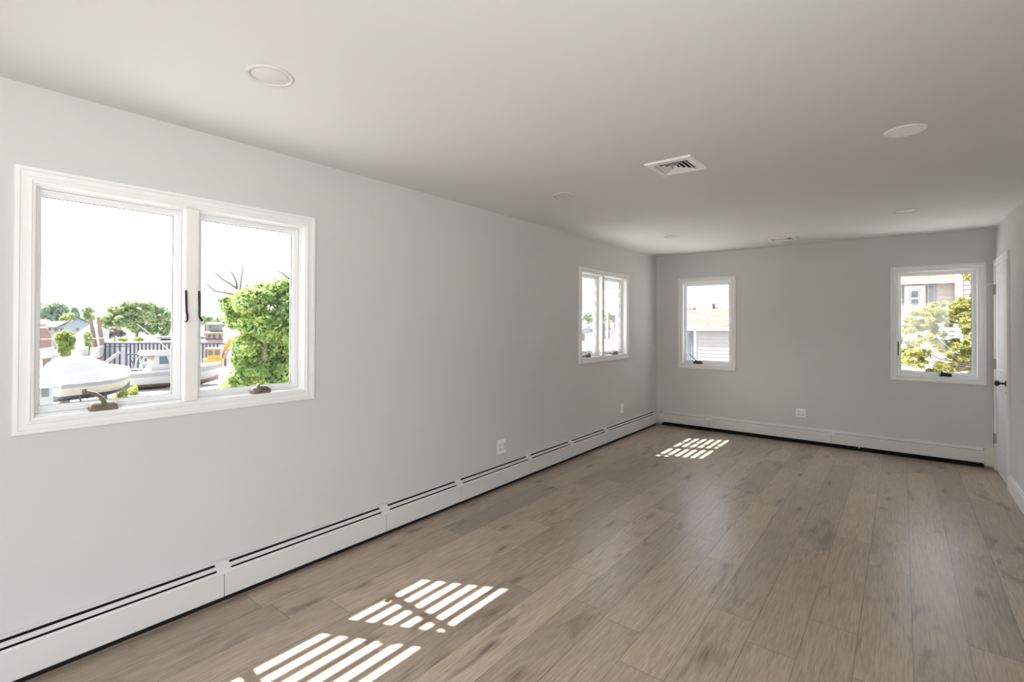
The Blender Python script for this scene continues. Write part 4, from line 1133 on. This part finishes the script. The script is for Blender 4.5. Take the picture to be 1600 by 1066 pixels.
MB().loft([[(s.x(u), y, s.z(v)) for u, v in ((951.5, 522.5), (974, 505), (992, 516), (974, 506.5))] for y in (-0.3, 6.3)]).build('shed_roof', M_ROOFG, gs)

# ------------------------------------------------------------------ neighbours through the end wall windows
def clap(x0, x1, z0, z1, y, course=0.15, lip=0.032):
    """lapped boards facing the room (-y)"""
    n = max(1, int(round((z1 - z0) / course))); c = (z1 - z0) / n
    prof = []
    for i in range(n):
        prof += [(y - lip, z0 + c * i), (y - 0.002, z0 + c * (i + 1))]
    v = [(x, a, b) for x in (x0, x1) for a, b in prof]
    m_ = len(prof)
    return MB().add(v, [(i, i + 1, m_ + i + 1, m_ + i) for i in range(m_ - 1)])

YH = 22.0
q = lambda u, v, y=YH: onplane_y(u, v, y)
def rel(mb, loc):
    mb.v = [(a - loc[0], b - loc[1], c - loc[2]) for a, b, c in mb.v]; return mb
# low house with the tan roof (window_3)
xl, xr = q(1085, 520).x, q(1085, 520).x + 6.2
ze = q(1110, 514).z
loc = (xl, YH, GZ)
h1 = empty('neighbour_house', loc); tag(h1, 'low house with tan roof and white clapboards in the left end wall window', 'house')
rel(clap(xl, xr, GZ, ze, YH), loc).build('siding', M_SIDING, h1)
rel(MB().box((xl, YH, GZ), (xr, YH + 7, ze)), loc).build('house_wall', M_SIDING, h1)
ov = 0.19
zr_ = q(1110, 480, YH + 3.6).z
x2 = q(1073, 500).x - 2.0
rel(MB().loft([[(x, YH - ov, ze - 0.02), (x, YH - ov, ze + 0.06), (x, YH + 3.6, zr_), (x, YH + 7.4, ze + 0.06), (x, YH + 7.4, ze - 0.02)] for x in (x2, xr + 0.3)]), loc).build('house_roof', M_ROOFT, h1)
rel(MB().box((x2, YH - ov - 0.06, ze - 0.07), (xr + 0.3, YH - ov, ze + 0.08)), loc).build('eave_gutter', M_SHED, h1)
rel(MB().box((xl - 0.02, YH - 0.05, GZ), (xl + 0.10, YH + 0.02, ze)), loc).build('corner_board', M_SHED, h1)
rel(clap(x2 + 0.3, xl, GZ, ze, YH + 0.9, 0.15), loc).build('porch_siding', M_SIDEB, h1)
rel(MB().box((q(1079, 550).x, YH + 0.4, GZ), (q(1082, 550).x, YH + 0.55, q(1080, 538).z)).box((q(1076, 550).x, YH + 0.4, GZ), (q(1077.5, 550).x, YH + 0.55, q(1080, 538).z)), loc).build('porch_post', M_SHED, h1)
pv = q(1115.5, 478, YH + 3.4)
rel(MB().tube([(pv.x, YH + 3.3, zr_ - 0.3), (pv.x, YH + 3.3, q(1115.5, 475, YH + 3.3).z)], 0.07, 8), loc).build('vent_pipe', M_IRON, h1)
pv = q(1085, 482, YH + 3.3)
rel(MB().tube([(pv.x - 2.4, YH + 3.2, pv.z + 0.02), (pv.x, YH + 3.2, pv.z)], 0.03, 6).ball((pv.x, YH + 3.2, pv.z), 0.09, 8), loc).build('service_mast', M_GREYM, h1)
rel(MB().box((q(1139, 552).x, YH - 0.06, q(1139, 552.5).z), (q(1141.5, 552).x, YH - 0.01, q(1139, 550.5).z)), loc).build('wall_tap', M_IRON, h1)

# two storey house (window_4)
xa, xb = q(1380, 460).x, q(1491.5, 460).x
ze = q(1450, 441).z
loc = (xa, YH, GZ)
h2 = empty('neighbour_house', loc); tag(h2, 'taller pale house with blue grey shutters in the right end wall window', 'house')
rel(clap(xa, xb, GZ, q(1450, 489).z, YH), loc).build('siding', M_SIDING, h2)
rel(clap(xa, xb, q(1450, 489).z, ze, YH, 0.15), loc).build('upper_siding', M_BEIGES, h2)
rel(MB().box((xa, YH, GZ), (xb, YH + 7, ze)), loc).build('house_wall', M_SIDING, h2)
ov = 0.31
zr_ = ze + 1.9
rel(MB().loft([[(x, YH - ov, ze - 0.02), (x, YH - ov, ze + 0.06), (x, YH + 3.6, zr_), (x, YH + 7.4, ze + 0.06), (x, YH + 7.4, ze - 0.02)] for x in (xa - 0.3, xb)]), loc).build('house_roof', M_ROOFT, h2)
rel(MB().box((xa - 0.3, YH - ov - 0.06, ze - 0.07), (xb - 0.02, YH - ov, ze + 0.05)), loc).build('eave_gutter', M_SHED, h2)
# taller wing on the right
xc, xd = xb, xb + 5.0
yw = YH - 0.5
rel(clap(xc + 0.16, xd, GZ, ze + 3.0, yw, 0.15), loc).build('wing_siding', M_SIDING, h2)
rel(MB().box((xc, yw, GZ), (xd, yw + 8, ze + 3.0)), loc).build('wing_wall', M_SIDING, h2)
rel(MB().box((xc - 0.02, yw - 0.04, GZ), (xc + 0.16, yw + 0.0, ze + 3.0)), loc).build('corner_board', M_SHED, h2)
rel(MB().loft([[(x, yw - 0.4, ze + 3.0), (x, yw + 4, ze + 4.6), (x, yw + 8.4, ze + 3.0)] for x in (xc - 0.3, xd + 0.3)]), loc).build('wing_roof', M_ROOFT, h2)
# its window: trim, sashes, shutters
def ab(u0, u1, v0, v1): 
    A, B_ = q(u0, v0), q(u1, v1)
    return A.x, B_.x, B_.z, A.z
wa = ab(1413, 1446, 447, 486)
Wf = lambda u, v, h: (u, YH - 0.02 - h, v)
fr = MB().rects(Wf, [(*wa, 0.0), (*wa, 0.07), (*ins(wa, 0.13), 0.07), (*ins(wa, 0.13), 0.02), (*ins(wa, 0.19), 0.02), (*ins(wa, 0.19), 0.0)])
midz = (wa[2] + wa[3]) / 2
fr.box((wa[0] + 0.13, YH - 0.06, midz - 0.03), (wa[1] - 0.13, YH - 0.02, midz + 0.03))
fr.box((wa[0] - 0.06, YH - 0.14, wa[2] - 0.08), (wa[1] + 0.06, YH - 0.02, wa[2]))
wf = rel(fr, loc).build('window_trim', M_SHED, h2)
rel(MB().box((wa[0] + 0.18, YH - 0.035, wa[2] + 0.18), (wa[1] - 0.18, YH - 0.03, wa[3] - 0.18)), loc).build('window_glass', M_CURT, wf)
for u0, u1 in ((1449, 1461), (1399, 1410)):
    a = ab(u0, u1, 446, 479)
    sb = MB().rects(Wf, [(*a, 0.0), (*a, 0.05), (*ins(a, 0.04), 0.05), (*ins(a, 0.04), 0.02)])
    for i in range(14):
        z_ = a[2] + 0.06 + (a[3] - a[2] - 0.12) * i / 14
        sb.box((a[0] + 0.03, YH - 0.06, z_), (a[1] - 0.03, YH - 0.03, z_ + 0.03))
    rel(sb, loc).build('shutter', M_SHUT, h2)
# small lower window and white bay on the left of the lower wall
a = ab(1403, 1420, 530, 548)
rel(MB().box((a[0], YH - 0.12, a[2]), (a[1], YH - 0.02, a[3])), loc).build('bay_box', M_SHED, h2)
rel(MB().box((a[0] + 0.25, YH - 0.16, a[2] + 0.1), (a[1] - 0.12, YH - 0.12, a[3] - 0.12)), loc).build('bay_window', M_CURT, h2)

# white lattice fence
yf = 17.0
A, B_ = onplane_y(1430, 560, yf), onplane_y(1500, 560, yf)
zt = onplane_y(1465, 557, yf).z
lf_ = empty('lattice_fence', (A.x, yf, GZ)); tag(lf_, 'white lattice fence low behind the juniper branches', 'fence')
lw = B_.x - A.x
pn = MB()
for i in range(int(lw / 0.13) + 1): pn.box((i * 0.13, 0, 0.2), (i * 0.13 + 0.028, 0.012, zt - GZ))
for i in range(int((zt - GZ - 0.2) / 0.13)): pn.box((0, 0.012, 0.2 + i * 0.13), (lw, 0.024, 0.2 + i * 0.13 + 0.028))
pn.build('lattice_panel', M_SHED, lf_)
MB().box((0, -0.03, zt - GZ), (lw, 0.05, zt - GZ + 0.08)).build('top_rail', M_SHED, lf_)
for i in range(3): MB().box((lw * i / 2 - 0.05, -0.04, 0), (lw * i / 2 + 0.05, 0.06, zt - GZ + 0.12)).build('fence_post', M_SHED, lf_)

# juniper close to window_4
yp = 10.6
cz_ = lambda x, y: (1400 + x * 130 / 815, 420 + y * 170 / 1066)
clumps = [(330, 400, 62), (420, 390, 56), (480, 430, 46), (250, 480, 56), (180, 560, 64), (90, 590, 46), (270, 560, 48), (340, 590, 48), (430, 640, 36), (400, 490, 46), (360, 450, 50), (560, 480, 42), (620, 340, 56), (690, 340, 56), (720, 270, 36), (620, 470, 52), (700, 440, 46), (590, 500, 44), (690, 530, 36), (720, 390, 50),
          (200, 720, 46), (270, 690, 46), (350, 690, 36), (470, 740, 66), (560, 720, 66), (650, 740, 56), (600, 830, 56), (680, 900, 66), (730, 820, 50), (710, 950, 60), (100, 790, 56), (170, 850, 66), (240, 850, 56), (110, 900, 46), (230, 930, 46), (390, 970, 56), (480, 960, 46), (550, 950, 46), (700, 70, 36), (740, 620, 40), (60, 700, 36), (760, 500, 60), (780, 850, 60), (640, 620, 30), (530, 545, 30)]
tb_ = onplane_y(1560, 560, yp)
jl = (tb_.x, yp, GZ)
jr = empty('juniper_tree', jl); tag(jr, 'yellow green juniper with tufted branches outside the right end wall window', 'tree')
r0 = random.Random(5)
blobs, ends = [], []
for x, y, rad in clumps:
    u, v = cz_(x, y)
    yy = yp + r0.uniform(-0.5, 0.5)
    P = onplane_y(u, v, yy)
    rr_ = rad * 130 / 815 * 0.0125
    for _ in range(7):
        blobs.append((P.x - jl[0] + r0.uniform(-1, 1) * rr_, P.y - jl[1] + r0.uniform(-0.8, 0.8) * rr_, P.z - jl[2] + r0.uniform(-0.75, 0.75) * rr_, rr_ * 0.52, rr_ * 0.52, rr_ * 0.36))
    ends.append(Vector((P.x - jl[0], P.y - jl[1], P.z - jl[2])))
leaf_mesh('foliage', L_PINE, jr, blobs, 30000, 0.030, 91, shell=0.15, aspect=0.28, up=0.6)
MB().tube([(0, 0, -0.05), (-0.05, 0.05, 2.2), (-0.1, 0, 4.0), (0.0, 0.05, 5.6)], [0.13, 0.11, 0.09, 0.04], 8).build('trunk', M_BARK, jr)
hubs = [Vector((-0.06, 0.04, 2.3)), Vector((-0.08, 0.02, 3.1)), Vector((-0.09, 0.0, 3.9)), Vector((-0.05, 0.0, 4.7))]
for i, e_ in enumerate(ends):
    h_ = min(hubs, key=lambda c: abs((c.z + 0.25) - e_.z) + 0.05 * (c - e_).length)
    mid = h_.lerp(e_, 0.55) + Vector((0, r0.uniform(-0.1, 0.1), -0.12))
    if i % 2: continue
    MB().tube([h_, mid, e_], [0.016, 0.010, 0.004], 6).build('branch', M_BARK, jr)
